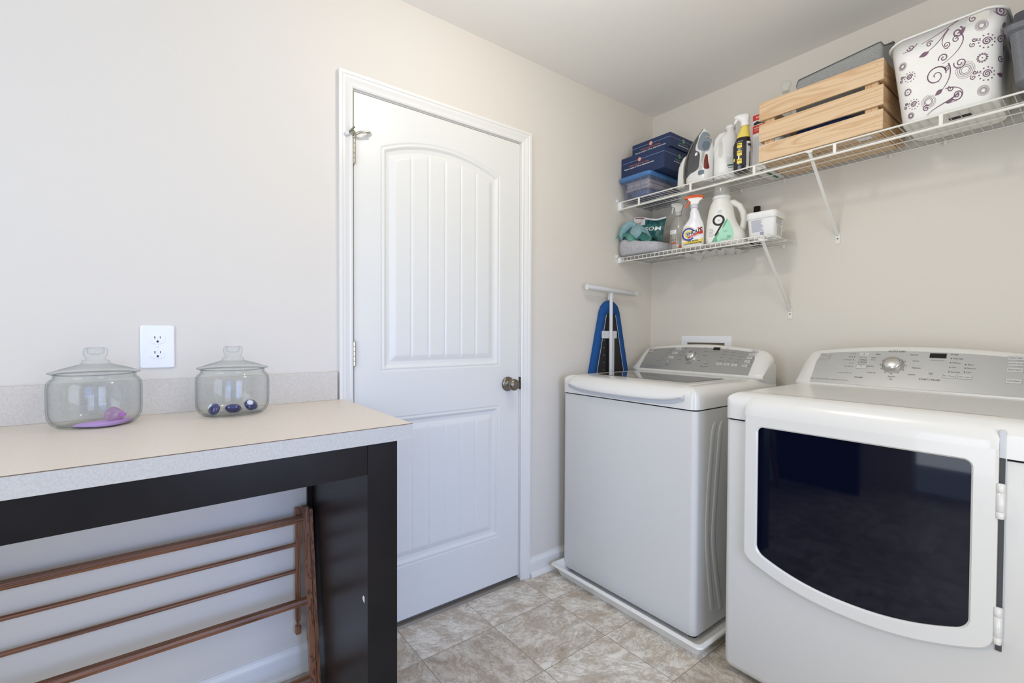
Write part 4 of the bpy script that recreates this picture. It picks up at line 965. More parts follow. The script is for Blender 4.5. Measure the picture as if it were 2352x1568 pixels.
b = MB(); hp = [(1530, 480), (1450, 530), (1395, 620), (1360, 720), (1345, 850), (1340, 1010), (1338, 1180), (1350, 1300), (1420, 1320), (1515, 1300), (1500, 1060), (1480, 880), (1475, 700), (1500, 590)]
b.prism([(xi_p(1400+px/8.25)-.004, max(ZUs, zi_p(290+py/8.25))) for px, py in hp], 1, -.262, -.205, bev=.010); obj('heel_rest', b, mat('white_iron_heel', 'dadad6', .25), t)

# ---- white handled jug
def bottle(name, x, y, z0, rz, label, cat, secs, m, n=40, group=None):
    t = thing(name, (x, y, z0), label, cat, group, rz); B = Body(secs); body = part_of('bottle_body', B.mesh(n), m, t); return t, B, body
M_jug = mat('white_jug_plastic', 'dfdfdc', .32)
secs = [(0, 0, .045, .036, 4), (.004, 0, .0505, .042, 4), (.03, 0, .052, .044, 4), (.13, -.001, .050, .042, 4), (.165, .003, .046, .038, 3.4), (.195, .010, .038, .033, 2.8), (.215, .016, .028, .027, 2.3), (.225, .019, .019, .019, 2), (.243, .019, .0185, .0185, 2)]
t, B, body = bottle('bleach_jug', .559, -.200, ZUs, .40, 'plain white handled plastic jug between the iron and the black spray bottle', 'jug', secs, M_jug)
part_of('cap', MB().lathe([(0, .236), (.0215, .236), (.0215, .252), (.019, .254), (0, .254)], 32, Matrix.Translation((.019, 0, 0))), M_whitep, t)
b = MB(); b.tube([(-.030, -.012, .085), (-.040, -.014, .11), (-.043, -.013, .15), (-.038, -.010, .19), (-.025, -.006, .212), (-.002, -.002, .218)], [.012, .013, .0125, .0125, .0125, .012], 16); part_of('handle', b, M_jug, t)
part_of('grip_recess_shade', decal(flat_poly([(-.030, .105), (-.018, .095), (-.010, .115), (-.012, .165), (-.018, .185), (-.026, .17), (-.028, .14)]), B.front, .0012), mat('jug_recess_shade', 'c6c5c0', .4), t)  # flat decal, shade of the handle recess put in as darker colour
part_of('green_stripe', decal(flat_rect(.010, .040, .052, .060), B.front), mat('dark_green_print', '1e6a3c', .5), t)
b = MB(); lines(b, .006, .042, .064, .092, 7, seed=4); q = flat_rect(.014, .042, .043, .047); b.add(q.v, q.f); part_of('small_print', decal(b, B.front), M_greyprint, t)

# ---- black and yellow spray bottle
secs = [(0, 0, .030, .024, 3.2), (.004, 0, .034, .028, 3.2), (.03, 0, .035, .029, 3), (.09, 0, .037, .030, 2.8), (.115, .001, .038, .030, 2.6), (.135, .003, .034, .027, 2.4), (.150, .005, .029, .024, 2.2)]
t, B, body = bottle('cleaner_spray_bottle', .661, -.252, ZUs, .42, 'black and yellow spray bottle with white trigger beside the red box', 'spray bottle', secs, mat('gloss_black_bottle', '17171a', .15, coat=.5))
b = MB(); b.loft([ring(c, 0, z, hw, hd, 36, e) for z, c, hw, hd, e in ((.1505, .005, .0295, .0245, 2.2), (.165, .006, .026, .022, 2), (.182, .009, .020, .019, 2), (.198, .011, .0165, .0165, 2), (.204, .012, .0145, .0145, 2))]); part_of('yellow_shoulder', b, mat('yellow_plastic', 'e3cf63', .35), t)
b = MB(); b.loft([ring(c, 0, z, hw, hd, 28, 2.4) for z, c, hw, hd in ((.2045, .012, .018, .0165), (.212, .012, .018, .0165), (.222, .011, .017, .016), (.232, .008, .021, .016), (.240, .001, .030, .0165), (.249, -.002, .033, .0155), (.257, -.001, .029, .012), (.260, 0, .018, .008))])
part_of('trigger_head', b, M_whitep, t)
part_of('trigger', MB().tube([(-.020, 0, .240), (-.027, 0, .232), (-.031, 0, .222)], [.007, .006, .004], 12), M_whitep, t)
b = MB()
for z in (.113, .078, .043): q = flat_rect(-.019, .001, z-.0105, z+.0105); b.add(q.v, q.f)
q = flat_rect(-.033, -.027, .045, .058); b.add(q.v, q.f); part_of('yellow_panels', decal(b, B.front), M_yellow, t)
b = MB()
for z, s_ in ((.113, 'PRO'), (.078, 'TUFF'), (.043, 'TRIPLE')): q = flat_text(s_, .0085 if len(s_) < 5 else .006, -.009, z+.003, bold=True); b.add(q.v, q.f)
part_of('panel_text', decal(b, B.front, .001), M_blackprint, t)
part_of('white_text', decal(flat_text('ALL PURPOSE', .0048, -.009, .131), B.front), M_whiteprint, t)
b = MB(); q = flat_rect(.020, .035, .012, .128); part_of('side_label', decal(q, B.front), M_whiteprint, t)
b = MB(); lines(b, .0215, .0335, .02, .12, 26, .0012, .2, 5); part_of('side_print', decal(b, B.front, .001), M_blackprint, t)

# ---- tall white box with red bands
t = thing('powder_box', (.723, -.14, ZUs), 'tall white cardboard box with red bands squeezed beside the wooden crate', 'box')
x0, x1, y0 = .6935, .7535, -.222; zt2 = ZUs+.249
obj('carton', MB().box(x0, x1, y0, -.035, ZUs, zt2, .001), mat('white_carton', 'e3e2df', .6), t)
b = MB(); yf = y0-.0005
for a, c in ((.236, .2485), (.178, .202)): b.poly([(x0+.001, yf, ZUs+a-.012), (x1-.001, yf, ZUs+a-.012), (x1-.001, yf, ZUs+c), (x0+.001, yf, ZUs+c)])
obj('red_bands', b, M_redprint, t)
b = MB(); rn = random.Random(5); pts = [(x0+.004, yf-.0002, ZUs+.204)]
for i in range(13): pts.append((x0+.004+.004*i, yf-.0002, ZUs+.207+.0010*i+rn.random()*.010))
pts.append((x0+.053, yf-.0002, ZUs+.206)); b.poly(pts); obj('silhouette_picture', b, M_blackprint, t)
b = MB(); text_mb(b, 'BORAX', .009, (x0+.03, yf-.0003, ZUs+.236), X, Z, bold=True); text_mb(b, '20 MULE TEAM', .0068, (x0+.03, yf-.0003, ZUs+.190), X, Z, bold=True); text_mb(b, 'DETERGENT BOOSTER', .0046, (x0+.03, yf-.0003, ZUs+.180), X, Z); obj('white_text', b, M_whiteprint, t)
b = MB(); rn = random.Random(6)
for i in range(38): z = ZUs+.150-i*.0036; b.poly([(x0+.006, yf, z), (x1-.004-.01*rn.random(), yf, z), (x1-.004-.01*rn.random(), yf, z+.0011), (x0+.006, yf, z+.0011)])
obj('fine_print', b, mat('pale_grey_print', 'a9aab0', .7), t)
b = MB(); b.box(x0+.032, x0+.044, y0+.004, -.05, ZUs-.0006, ZUs+.0002); obj('green_stripe', b, mat('dark_green_band', '1e6a3c', .5), t)

# ---- pine crate
CX0, CX1, CY0, CY1 = .758, 1.190, -.302, -.040
t = thing('wooden_crate', (.975, -.17, ZUs), 'open pine slat crate on the long upper shelf beside the patterned bin', 'crate')
SZ = [(.004, .076), (.091, .164), (.180, .256)]
for a, c in SZ: obj('front_slat', MB().box(CX0, CX1, CY0, CY0+.010, ZUs+a, ZUs+c, .0018), M_pine, t)
for a, c in SZ: obj('back_slat', MB().box(CX0, CX1, CY1-.010, CY1, ZUs+a, ZUs+c, .0015), M_pine, t)
M_pine_y = wood('pine_boards_across', 'cfae86', 'ba9268', 1, 11, .6, .07)
for xx in (CX0+.002, CX1-.016):
    for a, c in SZ: obj('end_slat', MB().box(xx, xx+.014, CY0+.0105, CY1-.0105, ZUs+a, ZUs+c, .0012), M_pine_y, t)
M_pine_z = wood('pine_posts', 'd4b48c', 'bf986c', 2, 11, .6, .07)
for (px_, py_) in ((CX0+.018, CY0+.012), (CX1-.058, CY0+.012), (CX0+.018, CY1-.032), (CX1-.058, CY1-.032)): obj('corner_post', MB().box(px_, px_+.040, py_, py_+.018, ZUs+.012, ZUs+.232, .001), M_pine_z, t)
for k in range(4): a = CY0+.006+k*.0645; obj('bottom_slat', MB().box(CX0+.0175, CX1-.0175, a+.008, a+.060, ZUs+.0002, ZUs+.0095, .001), M_pine, t)
b = MB()
for a, c in SZ:
    for x in (CX0+.012, CX1-.024): disc(b, (x, CY0-.0003, ZUs+a+.018), .0011, X, Z, 8); disc(b, (x+.004, CY0-.0003, ZUs+c-.018), .0011, X, Z, 8)
obj('nail_heads', b, M_blackprint, t)
b = MB(); b.box(CX1-.085, CX1-.045, CY0+.03, CY0+.062, ZUs-.0006, ZUs+.0001); obj('barcode_sticker', b, M_whiteprint, t)
# contents
t = thing('fabric_storage_bin', (1.02, -.16, ZUs+.012), 'soft grey fabric bin with sagging rim sitting inside the wooden crate', 'fabric bin')
top_pts = [(.868, 2.262), (.885, 2.292), (.905, 2.296), (.95, 2.287), (.99, 2.277), (1.045, 2.270), (1.08, 2.288), (1.11, 2.304), (1.135, 2.312), (1.158, 2.314), (1.168, 2.296)]
def tz(x):
    for (a, za), (c, zc) in zip(top_pts, top_pts[1:]):
        if x <= c: return za+(zc-za)*max(0, (x-a))/(c-a)
    return top_pts[-1][1]
rows = []
for q in (0, .3, .6, .85, .97, 1.0): 
    rg = []
    for x, y in rrect(.868, 1.165, -.218, -.062, .012, 4):
        ztp = tz(x)-(.060 if y < -.14 else 0)*(1 if x > 1.06 else .9)
        rg.append(Vector((x, y, ZUs+.014+(ztp-ZUs-.014)*q)))
    rows.append(rg)
inn_ = [Vector((1.0165+(p.x-1.0165)*.975, -.14+(p.y+.14)*.95, p.z-.003)) for p in rows[-1]]; inn2 = [Vector((p.x, p.y, p.z-.10)) for p in inn_]
M_felt = mat('grey_woven_fabric', 'a3a5a3', .9, mottle=(420, '8e908f', .38, .64), bump=(700, .3, 3))
b = MB(); b.loft(rows+[inn_, inn2], smooth=True); obj('fabric_body', b, M_felt, t)
b = MB(); b.tube([p+Vector((0, 0, .001)) for p in rows[-1]], .0016, 6, closed=True); obj('rim_piping', b, mat('dark_grey_piping', '56585a', .8), t)
t = thing('spray_nozzle_bottle', (.822, -.20, ZUs+.012), 'small clear spray bottle poking out of the left end of the crate', 'bottle')
b = MB(); b.lathe([(0, 0), (.024, 0), (.026, .004), (.026, .26), (.014, .285), (.012, .300), (0, .300)], 24, Matrix.Translation((.822, -.20, ZUs+.013))); obj('bottle_body', b, M_clearp, t)
b = MB(); b.loft([ring(.822+c, -.20, ZUs+.313+z, hw, hd, 20, 2.4) for z, c, hw, hd in ((0, 0, .014, .014), (.012, 0, .014, .014), (.02, 0, .021, .015), (.032, 0, .024, .016), (.042, .002, .017, .012), (.046, .003, .008, .006))]); obj('nozzle', b, M_cup, t)
def tin(x, y, r, h, label, m, top=None):
    t = thing('round_tub', (x, y, ZUs+.012), label, 'tub'); b = MB(); b.lathe([(0, 0), (r*.94, 0), (r*.95, .003), (r*.95, h-.012), (r, h-.011), (r, h-.001), (r*.9, h), (0, h)], 32, Matrix.Translation((x, y, ZUs+.0125))); obj('tub_body', b, m, t)
    b = MB(); b.lathe([(r*.955, .02), (r*.955, h*.55)], 32, Matrix.Translation((x, y, ZUs+.0125))); obj('tub_label', b, mat('blue_tub_label', '3d5d9c', .5), t)
tin(.811, -.255, .030, .128, 'white round tub with blue label at the left end inside the crate', M_whitep)
t = thing('blue_cloth', (.95, -.26, ZUs+.012), 'dark blue cloth seen through the lower gap of the crate', 'cloth')
b = MB(); b.loft([[Vector((p.x, p.y, ZUs+.013+z+.006*sin(50*p.x))) for p in ring(1.0, -.255, 0, .13*k, .026*k, 32, 2.4)] for z, k in ((0, .9), (.03, 1), (.07, .95), (.085, .8), (.09, .5))]); obj('fold', b, mat('navy_cloth', '1c2f58', .8, bump=(60, .5, 2)), t)
t = thing('pill_bottle', (.856, -.272, ZUs+.012), 'small white capped bottle inside the crate beside the round tub', 'bottle')
b = MB(); b.lathe([(0, 0), (.016, 0), (.016, .10), (0, .10)], 20, Matrix.Translation((.8575, -.270, ZUs+.0125))); obj('bottle_body', b, M_clearp, t)
b = MB(); b.lathe([(0, .1005), (.0135, .1005), (.0135, .122), (0, .123)], 20, Matrix.Translation((.8575, -.270, ZUs+.0125))); obj('cap', b, M_whitep, t)

# ---- patterned white bin
PBc = (1.352, -.170)
t = thing('patterned_bin', (PBc[0], PBc[1], ZUs), 'white plastic bin printed with plum swirls and circles on the long upper shelf', 'storage bin')
def pb_ring(q, n=72, grow=0):
    x0 = 1.236-(1.236-1.205)*q-grow; x1 = 1.478+(1.490-1.478)*q+grow; y0 = -.290-.020*q-grow; y1 = -.045+.015*q+grow
    r = .045; P = []
    return [Vector((x, y, 0)) for x, y in rrect(x0, x1, y0, y1, [r, r, r, r], 8)]
HB = .272
def zrim(x): return ZUs+HB+.022*sin(pi*(x-1.198)/.30)**1.0 if 1.2 < x < 1.497 else ZUs+HB
rows = []
for q in (0, .02, .25, .5, .75, 1):
    rows.append([Vector((p.x, p.y, ZUs+.001+(zrim(p.x)-ZUs)*q)) for p in pb_ring(q)])
rows[0] = [Vector((PBc[0]+(p.x-PBc[0])*.975, PBc[1]+(p.y-PBc[1])*.975, p.z-.0005)) for p in rows[0]]
lip_ = [[Vector((p.x, p.y, zrim(p.x)+dz)) for p in pb_ring(1, grow=g)] for g, dz in ((.003, -.004), (.007, -.002), (.007, .002), (.003, .004), (-.003, .003))]
inn_ = [[Vector((p.x, p.y, ZUs+(zrim(p.x)-ZUs)*q)) for p in pb_ring(q, grow=-.003)] for q in (.98, .6, .2)]
M_ivory = mat('ivory_bin_plastic', 'e9e8e4', .4)
b = MB(); b.loft(rows+lip_+inn_, smooth=True, cap=False); b.poly(rows[0]); bb_ = obj('bin_body', b, M_ivory, t)
def pf(x, z, off):
    """x: -1..1 arc position over the front (incl. rounded corners), z: height above base in metres"""
    q = max(0, min(1, z/HB)); P = pb_ring(q)
    # front edge runs from left rounded corner to right rounded corner
    n = len(P); seq = P[18:27]+P[27:36]       # lower-left corner then lower-right corner
    # arc length param
    L_ = [0]
    for a, c in zip(seq, seq[1:]): L_.append(L_[-1]+(c-a).length)
    s_ = (x+1)/2*L_[-1]; s_ = max(0, min(L_[-1]-1e-6, s_))
    for i in range(len(seq)-1):
        if s_ <= L_[i+1]:
            k = (s_-L_[i])/max(1e-9, L_[i+1]-L_[i]); p = seq[i].lerp(seq[i+1], k); d_ = (seq[i+1]-seq[i]).normalized(); nn = Vector((d_.y, -d_.x, 0)); break
    v_ = p+nn*off; v_.z = ZUs+.001+z*(zrim(p.x)-ZUs)/HB*1.0; return v_
LEN = .330
def ribbon(mb, pts, w0, w1=None):
    w1 = w0 if w1 is None else w1; K = len(pts); vs = []
    for i, p in enumerate(pts):
        a = pts[max(0, i-1)]; c = pts[min(K-1, i+1)]; d = Vector((c[0]-a[0], c[1]-a[1])); 
        if d.length < 1e-9: d = Vector((1, 0))
        d.normalize(); n_ = Vector((-d.y, d.x)); w_ = (w0+(w1-w0)*i/(K-1))/2*1.25
        for s_ in (1, -1): vs.append(pf(((p[0]+n_.x*w_*s_)-LEN/2)/(LEN/2), p[1]+n_.y*w_*s_, .0007))
    mb.add(vs, [(2*i, 2*i+1, 2*i+3, 2*i+2) for i in range(K-1)])
def spiral(mb, cx, cy, r, turns, w, a0=0, d=1, w1=None):
    ribbon(mb, [(cx+r*(1-.88*i/40)*cos(a0+d*turns*2*pi*i/40), cy+r*(1-.88*i/40)*sin(a0+d*turns*2*pi*i/40)) for i in range(41)], w, w1)
def circ(mb, cx, cy, r, w): ribbon(mb, [(cx+r*cos(2*pi*i/28), cy+r*sin(2*pi*i/28)) for i in range(29)], w)
def blob(mb, cx, cy, r, el=1, a=0): mb.poly([pf(((cx+r*el*cos(t_)*cos(a)-r*sin(t_)*sin(a))-LEN/2)/(LEN/2), cy+r*el*cos(t_)*sin(a)+r*sin(t_)*cos(a), .0007) for t_ in [i*2*pi/12 for i in range(12)]])
def sun(mb, cx, cy, r):
    spiral(mb, cx, cy, r*.62, 2.0, .0022); 
    for k in range(11): a = 2*pi*k/11+.3; blob(mb, cx+r*cos(a), cy+r*sin(a), r*.115)
    spiral(mb, cx-r*1.75, cy-r*.05, r*.40, 1.3, .0018, 2.2); spiral(mb, cx-r*1.55, cy+r*.65, r*.34, 1.2, .0022, .3, -1)
    ribbon(mb, [(cx-r*1.4+r*.9*q, cy+r*.45-r*.25*q*q*1.5) for q in [i/10 for i in range(9)]], .0020, .0008)
def daisy(mb, cx, cy, r):
    for k in range(12): a = 2*pi*k/12; blob(mb, cx+r*cos(a), cy+r*sin(a), r*.19)
    circ(mb, cx, cy, r*.78, .001); blob(mb, cx, cy, r*.16)
def rings_(mb, cx, cy, r):
    for q, w in ((1, .0006), (.82, .0008), (.6, .0013), (.42, .0010)): circ(mb, cx, cy, r*q, w)
def leaf(mb, x, y, l, a):
    P = []
    for i in range(13):
        u_ = i/12; w_ = l*.30*sin(pi*u_)*(1-u_*.35); P.append((u_*l, w_))
    pts = P+[(x_, -y_) for x_, y_ in P[::-1][1:-1]]
    mb.poly([pf(((x+cos(a)*p-sin(a)*q)-LEN/2)/(LEN/2), y+sin(a)*p+cos(a)*q, .0007) for p, q in pts])
def vine(mb, pts, w0=.0028, w1=.0009, n=30):
    P = [Vector(p) for p in pts]; out = []
    for i in range(n+1):
        t_ = i/n; Q = P[:]
        while len(Q) > 1: Q = [Q[j].lerp(Q[j+1], t_) for j in range(len(Q)-1)]
        out.append((Q[0].x, Q[0].y))
    ribbon(mb, out, w0, w1)
b = MB()
# large central scroll
spiral(b, .142, .118, .030, 1.5, .0022, .4); vine(b, [(.168, .118), (.175, .150), (.118, .165), (.098, .120), (.125, .095), (.150, .100)]); spiral(b, .163, .165, .013, 1.4, .0026, 3.4, -1)
vine(b, [(.160, .148), (.205, .165), (.225, .205), (.205, .222)], .0010, .0030); spiral(b, .196, .208, .010, 1.3, .0022, 1.2); leaf(b, .206, .220, .020, .9)
vine(b, [(.175, .145), (.190, .110), (.165, .075), (.148, .066)], .0032, .0010); leaf(b, .158, .074, .026, 3.7); spiral(b, .205, .135, .017, 1.6, .0024, 2.8); rings_(b, .217, .110, .024)
spiral(b, .172, .130, .008, 1.2, .002, 1)
# right column
sun(b, .268, .178, .019); daisy(b, .258, .132, .012); sun(b, .270, .083, .019); rings_(b, .255, .226, .015); rings_(b, .262, .036, .015)
# left column
rings_(b, .055, .190, .012); sun(b, .072, .146, .015); daisy(b, .062, .100, .010); sun(b, .076, .055, .015); rings_(b, .064, .010+.012, .010)
# upper branch
vine(b, [(.110, .232), (.150, .236), (.185, .252), (.205, .262)], .0012, .0030); vine(b, [(.178, .246), (.150, .210), (.130, .200), (.108, .198)], .0026, .0010); leaf(b, .128, .199, .028, 3.3); spiral(b, .200, .226, .015, 1.5, .0034, 1.2, -1)
vine(b, [(.180, .244), (.148, .215), (.165, .190), (.175, .188)], .0022, .0010); spiral(b, .172, .200, .010, 1.4, .0022, 4.2); spiral(b, .130, .222, .009, 1.3, .0024, .4)
# lower branch
vine(b, [(.112, .008), (.135, .030), (.180, .030), (.200, .050)], .0012, .0040); spiral(b, .110, .030, .010, 1.4, .0024, .8); rings_(b, .118, .048, .020); spiral(b, .196, .044, .016, 1.6, .0026, 3.6); vine(b, [(.160, .032), (.215, .010), (.235, .060), (.190, .075), (.165, .072)], .0010, .0022); spiral(b, .180, .068, .009, 1.3, .0024, 2); leaf(b, .165, .028, .022, .3)
# right edge vine
vine(b, [(.332, .215), (.300, .175), (.320, .130), (.338, .120)], .0030, .0016); rings_(b, .318, .205, .018); spiral(b, .303, .180, .011, 1.5, .0026, .9); spiral(b, .326, .160, .009, 1.3, .0026, 2.9); spiral(b, .306, .125, .011, 1.4, .0024, .2, -1); vine(b, [(.336, .120), (.338, .090), (.322, .075), (.305, .080)], .0030, .0010); leaf(b, .322, .076, .026, 3.0)
spiral(b, .300, .262, .014, 1.5, .003, 2.4); leaf(b, .322, .232, .024, -2.4); vine(b, [(.280, .262), (.300, .235), (.325, .262)], .0012, .0026); spiral(b, .335, .250, .008, 1.2, .0022, 1)
spiral(b, .235, .252, .009, 1.3, .0022, 2.2); spiral(b, .082, .236, .010, 1.4, .0022, 3); vine(b, [(.060, .232), (.080, .222), (.100, .240)], .0010, .0024)
obj('swirl_print', b, mat('plum_grey_print', '74586a', .5), bb_)
b = MB(); b.box(PBc[0]+.0, PBc[0]+.055, -.230, -.205, ZUs-.0001, ZUs+.0004); obj('base_label', b, M_blackprint, bb_)
b = MB()
# hand-hold notch drawn as a flat darker patch under the rim
vs_ = [(.155+.17*i/16) for i in range(17)]
fl = flat_poly([(0, 0), (1, 0), (1, 1), (0, 1)]); rows_ = [[pf((x_-LEN/2)/(LEN/2), z_, .0004) for x_ in vs_] for z_ in (HB-.030, HB-.004)]
bb = MB(); bb.add([p for r in rows_ for p in r], [(i, i+1, 17+i+1, 17+i) for i in range(11)], True); obj('hand_hold', bb, mat('darker_ivory', 'cfcdc4', .5), bb_)

# ---- grey tub with lid, basket behind it
t = thing('grey_lidded_tub', (1.66, -.23, ZUs), 'speckled dark grey plastic tub with lid at the right end of the upper shelf', 'tub')
M_gtub = mat('speckled_grey_plastic', '5f6166', .5, mottle=(900, '76787c', .45, .6))
def gr_(x0, x1, y0, y1, r, z): return rr_ring(x0, x1, y0, y1, r, z)
b = MB(); b.loft([gr_(1.535, 1.78, -.312, -.165, .02, ZUs+.0005), gr_(1.515, 1.81, -.332, -.150, .02, ZUs+.022), gr_(1.502, 1.83, -.342, -.142, .02, ZUs+.165), gr_(1.494, 1.84, -.352, -.085, .022, ZUs+.172), gr_(1.490, 1.842, -.356, -.083, .024, ZUs+.186)], smooth=False); obj('tub_body', b, M_gtub, t)
b = MB(); b.loft([gr_(1.492, 1.840, -.354, -.085, .024, ZUs+.1865), gr_(1.494, 1.838, -.352, -.087, .022, ZUs+.193), gr_(1.506, 1.825, -.338, -.10, .02, ZUs+.194), gr_(1.509, 1.820, -.334, -.105, .02, ZUs+.225), gr_(1.54, 1.78, -.30, -.13, .03, ZUs+.245)], smooth=False); obj('tub_lid', b, mat('black_speckled_lid', '3d3e44', .5, mottle=(900, '53555b', .45, .6)), t)
t = thing('woven_basket', (1.68, -.04, ZUs), 'brown woven basket with twisted handle behind the grey tub', 'basket')
M_seag = mat('seagrass_weave', '6d5c50', .85, mottle=(120, '8d7a6b', .4, .62), bump=(120, .8, 3))
b = MB()
for k in range(15):
    z = ZUs+.006+k*.0125; g = .003 if k % 2 else 0
    b.tube([Vector((p.x+.002*sin(i*1.9+k), p.y, z)) for i, p in enumerate(gr_(1.545-g, 1.80+g, -.078-g, -.012, .012, z))], .0064, 6, closed=True)
b.box(1.55, 1.79, -.074, -.016, ZUs+.0005, ZUs+.19); obj('weave', b, M_seag, t)
b = MB()
for ph in (0, pi):
    b.tube([(1.575+.010*cos(s_*26+ph)+.03*sin(s_*2), -.065+.006*sin(s_*26+ph), ZUs+.18+.14*s_) for s_ in [i/30 for i in range(31)]], .007, 8)
obj('twisted_handle', b, M_seag, t)

# ================================================================== LOWER SHELF ITEMS
# folded felt blanket
t = thing('folded_felt_blanket', (.14, -.18, ZLs), 'light grey folded felt lying at the left end of the lower shelf', 'blanket')
b = MB(); rows = []
for q in range(13):
    a = -pi/2+pi*q/12; rr_ = []
    for p in ring(.138, -.200, 0, .131, .135, 64, 6):
        dx = p.x-.138; dy = p.y+.200; k = 1-.10*(1-cos(a))
        h = .044+.004*sin(9*p.x+2)-.014*(p.x/.27)
        rr_.append(Vector((.138+dx*k, -.200+dy*k, ZLs+h+h*.97*sin(a)+.0005)))
    rows.append(rr_)
b.loft(rows); obj('felt_fold', b, mat('heather_grey_felt', 'bfbfc2', .95, mottle=(210, 'a0a0a5', .36, .66), bump=(400, .5, 4)), t)
# teal cloth
def crumple(xc, y_c, z0, rx, ry, hgt, seed, n=56, fold=1.0):
    R_ = random.Random(seed); ph = [(R_.uniform(18, 60), R_.uniform(18, 60), R_.uniform(0, 6), R_.uniform(.3, 1)) for _ in range(6)]
    b = MB(); vs = []; m_ = 18
    for i in range(m_+1):
        for k in range(n):
            r = i/m_; a = 2*pi*k/n; ex = 1+.16*sin(3*a+seed)+.09*sin(7*a+2*seed)
            x = xc+rx*r*ex*cos(a); y = y_c+ry*r*ex*sin(a)
            f_ = sum(w_*sin(fx*(x-xc)+fy*(y-y_c)+p_) for fx, fy, p_, w_ in ph)/3.2
            ridge = 1-abs(f_)
            z = z0+hgt*(1-r**2.2)*(.45+.55*ridge*fold)+.002
            vs.append((x, y, z))
    fs = [(i*n+k, i*n+(k+1) % n, (i+1)*n+(k+1) % n, (i+1)*n+k) for i in range(m_) for k in range(n)]
    b.add(vs, fs, True); b.add([(v_[0], v_[1], v_[2]-.002) for v_ in vs[-n:]]+vs[-n:], [(k, (k+1) % n, n+(k+1) % n, n+k) for k in range(n)], True)
    b.add([(v_[0], v_[1], v_[2]-.002) for v_ in vs[-n:]], [tuple(range(n))], True)
    return b
M_teal = mat('teal_cloth', '8facb0', .85, mottle=(16, '7299a0', .40, .66), bump=(300, .2, 2))
t = thing('crumpled_teal_cloth', (.13, -.2, ZLs+.07), 'crumpled pale teal cloth heaped on the grey felt on the lower shelf', 'cloth')
b = crumple(.100, -.272, ZLs+.084, .088, .046, .088, 11); obj('cloth_heap', b, M_teal, t)
b = MB(); rows = []
for i in range(30):
    u_ = i/29; x = .016+.225*u_; zb = ZLs+.092-.022*u_+.010*sin(u_*12)+.012*sin(u_*5+1)
    rows.append([Vector((x, -.340+.02*abs(sin(u_*9)), zb-.004)), Vector((x, -.344+.02*abs(sin(u_*9)), zb+.004)), Vector((x+.004, -.325, zb+.014+.006*sin(u_*20))), Vector((x, -.30, zb+.020+.02*sin(u_*3.1))), Vector((x, -.27, zb+.014))])
b.loft(rows, cap=False, closed_ring=False); obj('cloth_hem', b, mat('green_teal_hem', '5f9487', .85, mottle=(18, '2f6660', .40, .55), bump=(200, .3, 2)), t)
b = MB(); b.tube([(.020, -.30, ZLs+.098), (.028, -.315, ZLs+.115), (.045, -.31, ZLs+.150), (.070, -.29, ZLs+.175), (.098, -.275, ZLs+.165)], [.010, .018, .024, .022, .012], 14); obj('rolled_corner', b, M_teal, t)
# salts bag
t = thing('epsom_salt_bag', (.09, -.09, ZLs), 'teal and white plastic bag with EPSOM lettering leaning behind the teal cloth', 'bag')
b = MB(); rows = []
for j in range(13):
    v_ = j/12; rows.append([Vector((.012+.200*u_+.012*v_*(u_-.5), -.205+.030*v_-.020*sin(pi*u_)*sin(pi*min(1, v_*1.1))-.003*sin(u_*23+v_*7), ZLs+.092-.02*u_+.138*v_+(.010*sin(u_*5.0+1) if v_ > .9 else 0))) for u_ in [i/24 for i in range(25)]])
bk = [[Vector((p.x, p.y+.030*sin(pi*min(1, max(0, i/24)))*sin(pi*(.08+.92*(1-j/12)))+.002, p.z)) for i, p in enumerate(r)] for j, r in enumerate(rows)]
b.loft(rows, cap=False, closed_ring=False); b.loft(bk, cap=False, closed_ring=False)
M_bagteal = mat('teal_bag_print', '2f6f6c', .3, mottle=(60, '1c4a4c', .44, .56), coat=.3)
bag = obj('bag_body', b, M_bagteal, t)
def bagp(u_, v_, o=.001):
    j = min(11.999, v_*12); i = min(23.999, u_*24); j0, i0 = int(j), int(i); a = rows[j0][i0].lerp(rows[j0][i0+1], i-i0); c = rows[j0+1][i0].lerp(rows[j0+1][i0+1], i-i0); p = a.lerp(c, j-j0); return p+Vector((.0, -o, 0))
def bagdecal(f, o): 
    return decal(f, lambda x, z, off: bagp(max(0, min(1, x)), max(0, min(1, z)), off), o, .04, .06)
f_ = flat_poly([(0, .93), (.34, 1), (.42, .72), (.10, .66), (0, .70)]); obj('white_corner', bagdecal(flat_poly([(0, .64), (.44, .70), (.36, 1), (0, 1)]), .0015), M_whiteprint, bag)
obj('white_top_edge', bagdecal(flat_poly([(.36, .93), (1, .93), (1, 1), (.36, 1)]), .0012), M_whiteprint, bag)
obj('red_lettering', bagdecal(MB().add(*(lambda q: ([(v[0], 0, v[2]) for v in q.v], q.f))(flat_text('CVS', .085, .20, .80, bold=True))), .003), M_redprint, bag)
obj('bag_lettering', bagdecal(MB().add(*(lambda q: ([(v[0], 0, v[2]) for v in q.v], q.f))(flat_text('EPSOM', .22, .60, .50, slope=0, bold=True))), .003), M_whiteprint, bag)
obj('red_line', bagdecal(flat_rect(.06, .36, .93, .965), .003), mat('dark_red_line', '8d2f33', .5), bag)
# white folded paper towel
t = thing('folded_white_cloth', (.225, -.11, ZLs), 'folded white cloth standing between the grey felt and the clear spray bottle', 'cloth')
b = MB()
for k in range(3): b.box(.2720+.008*k, .2785+.008*k, -.200+.004*k, -.060, ZLs+.001, ZLs+.105-.006*k, .003)
obj('fold', b, mat('soft_white_cloth', 'e0e0e2', .9, bump=(120, .3, 3)), t)

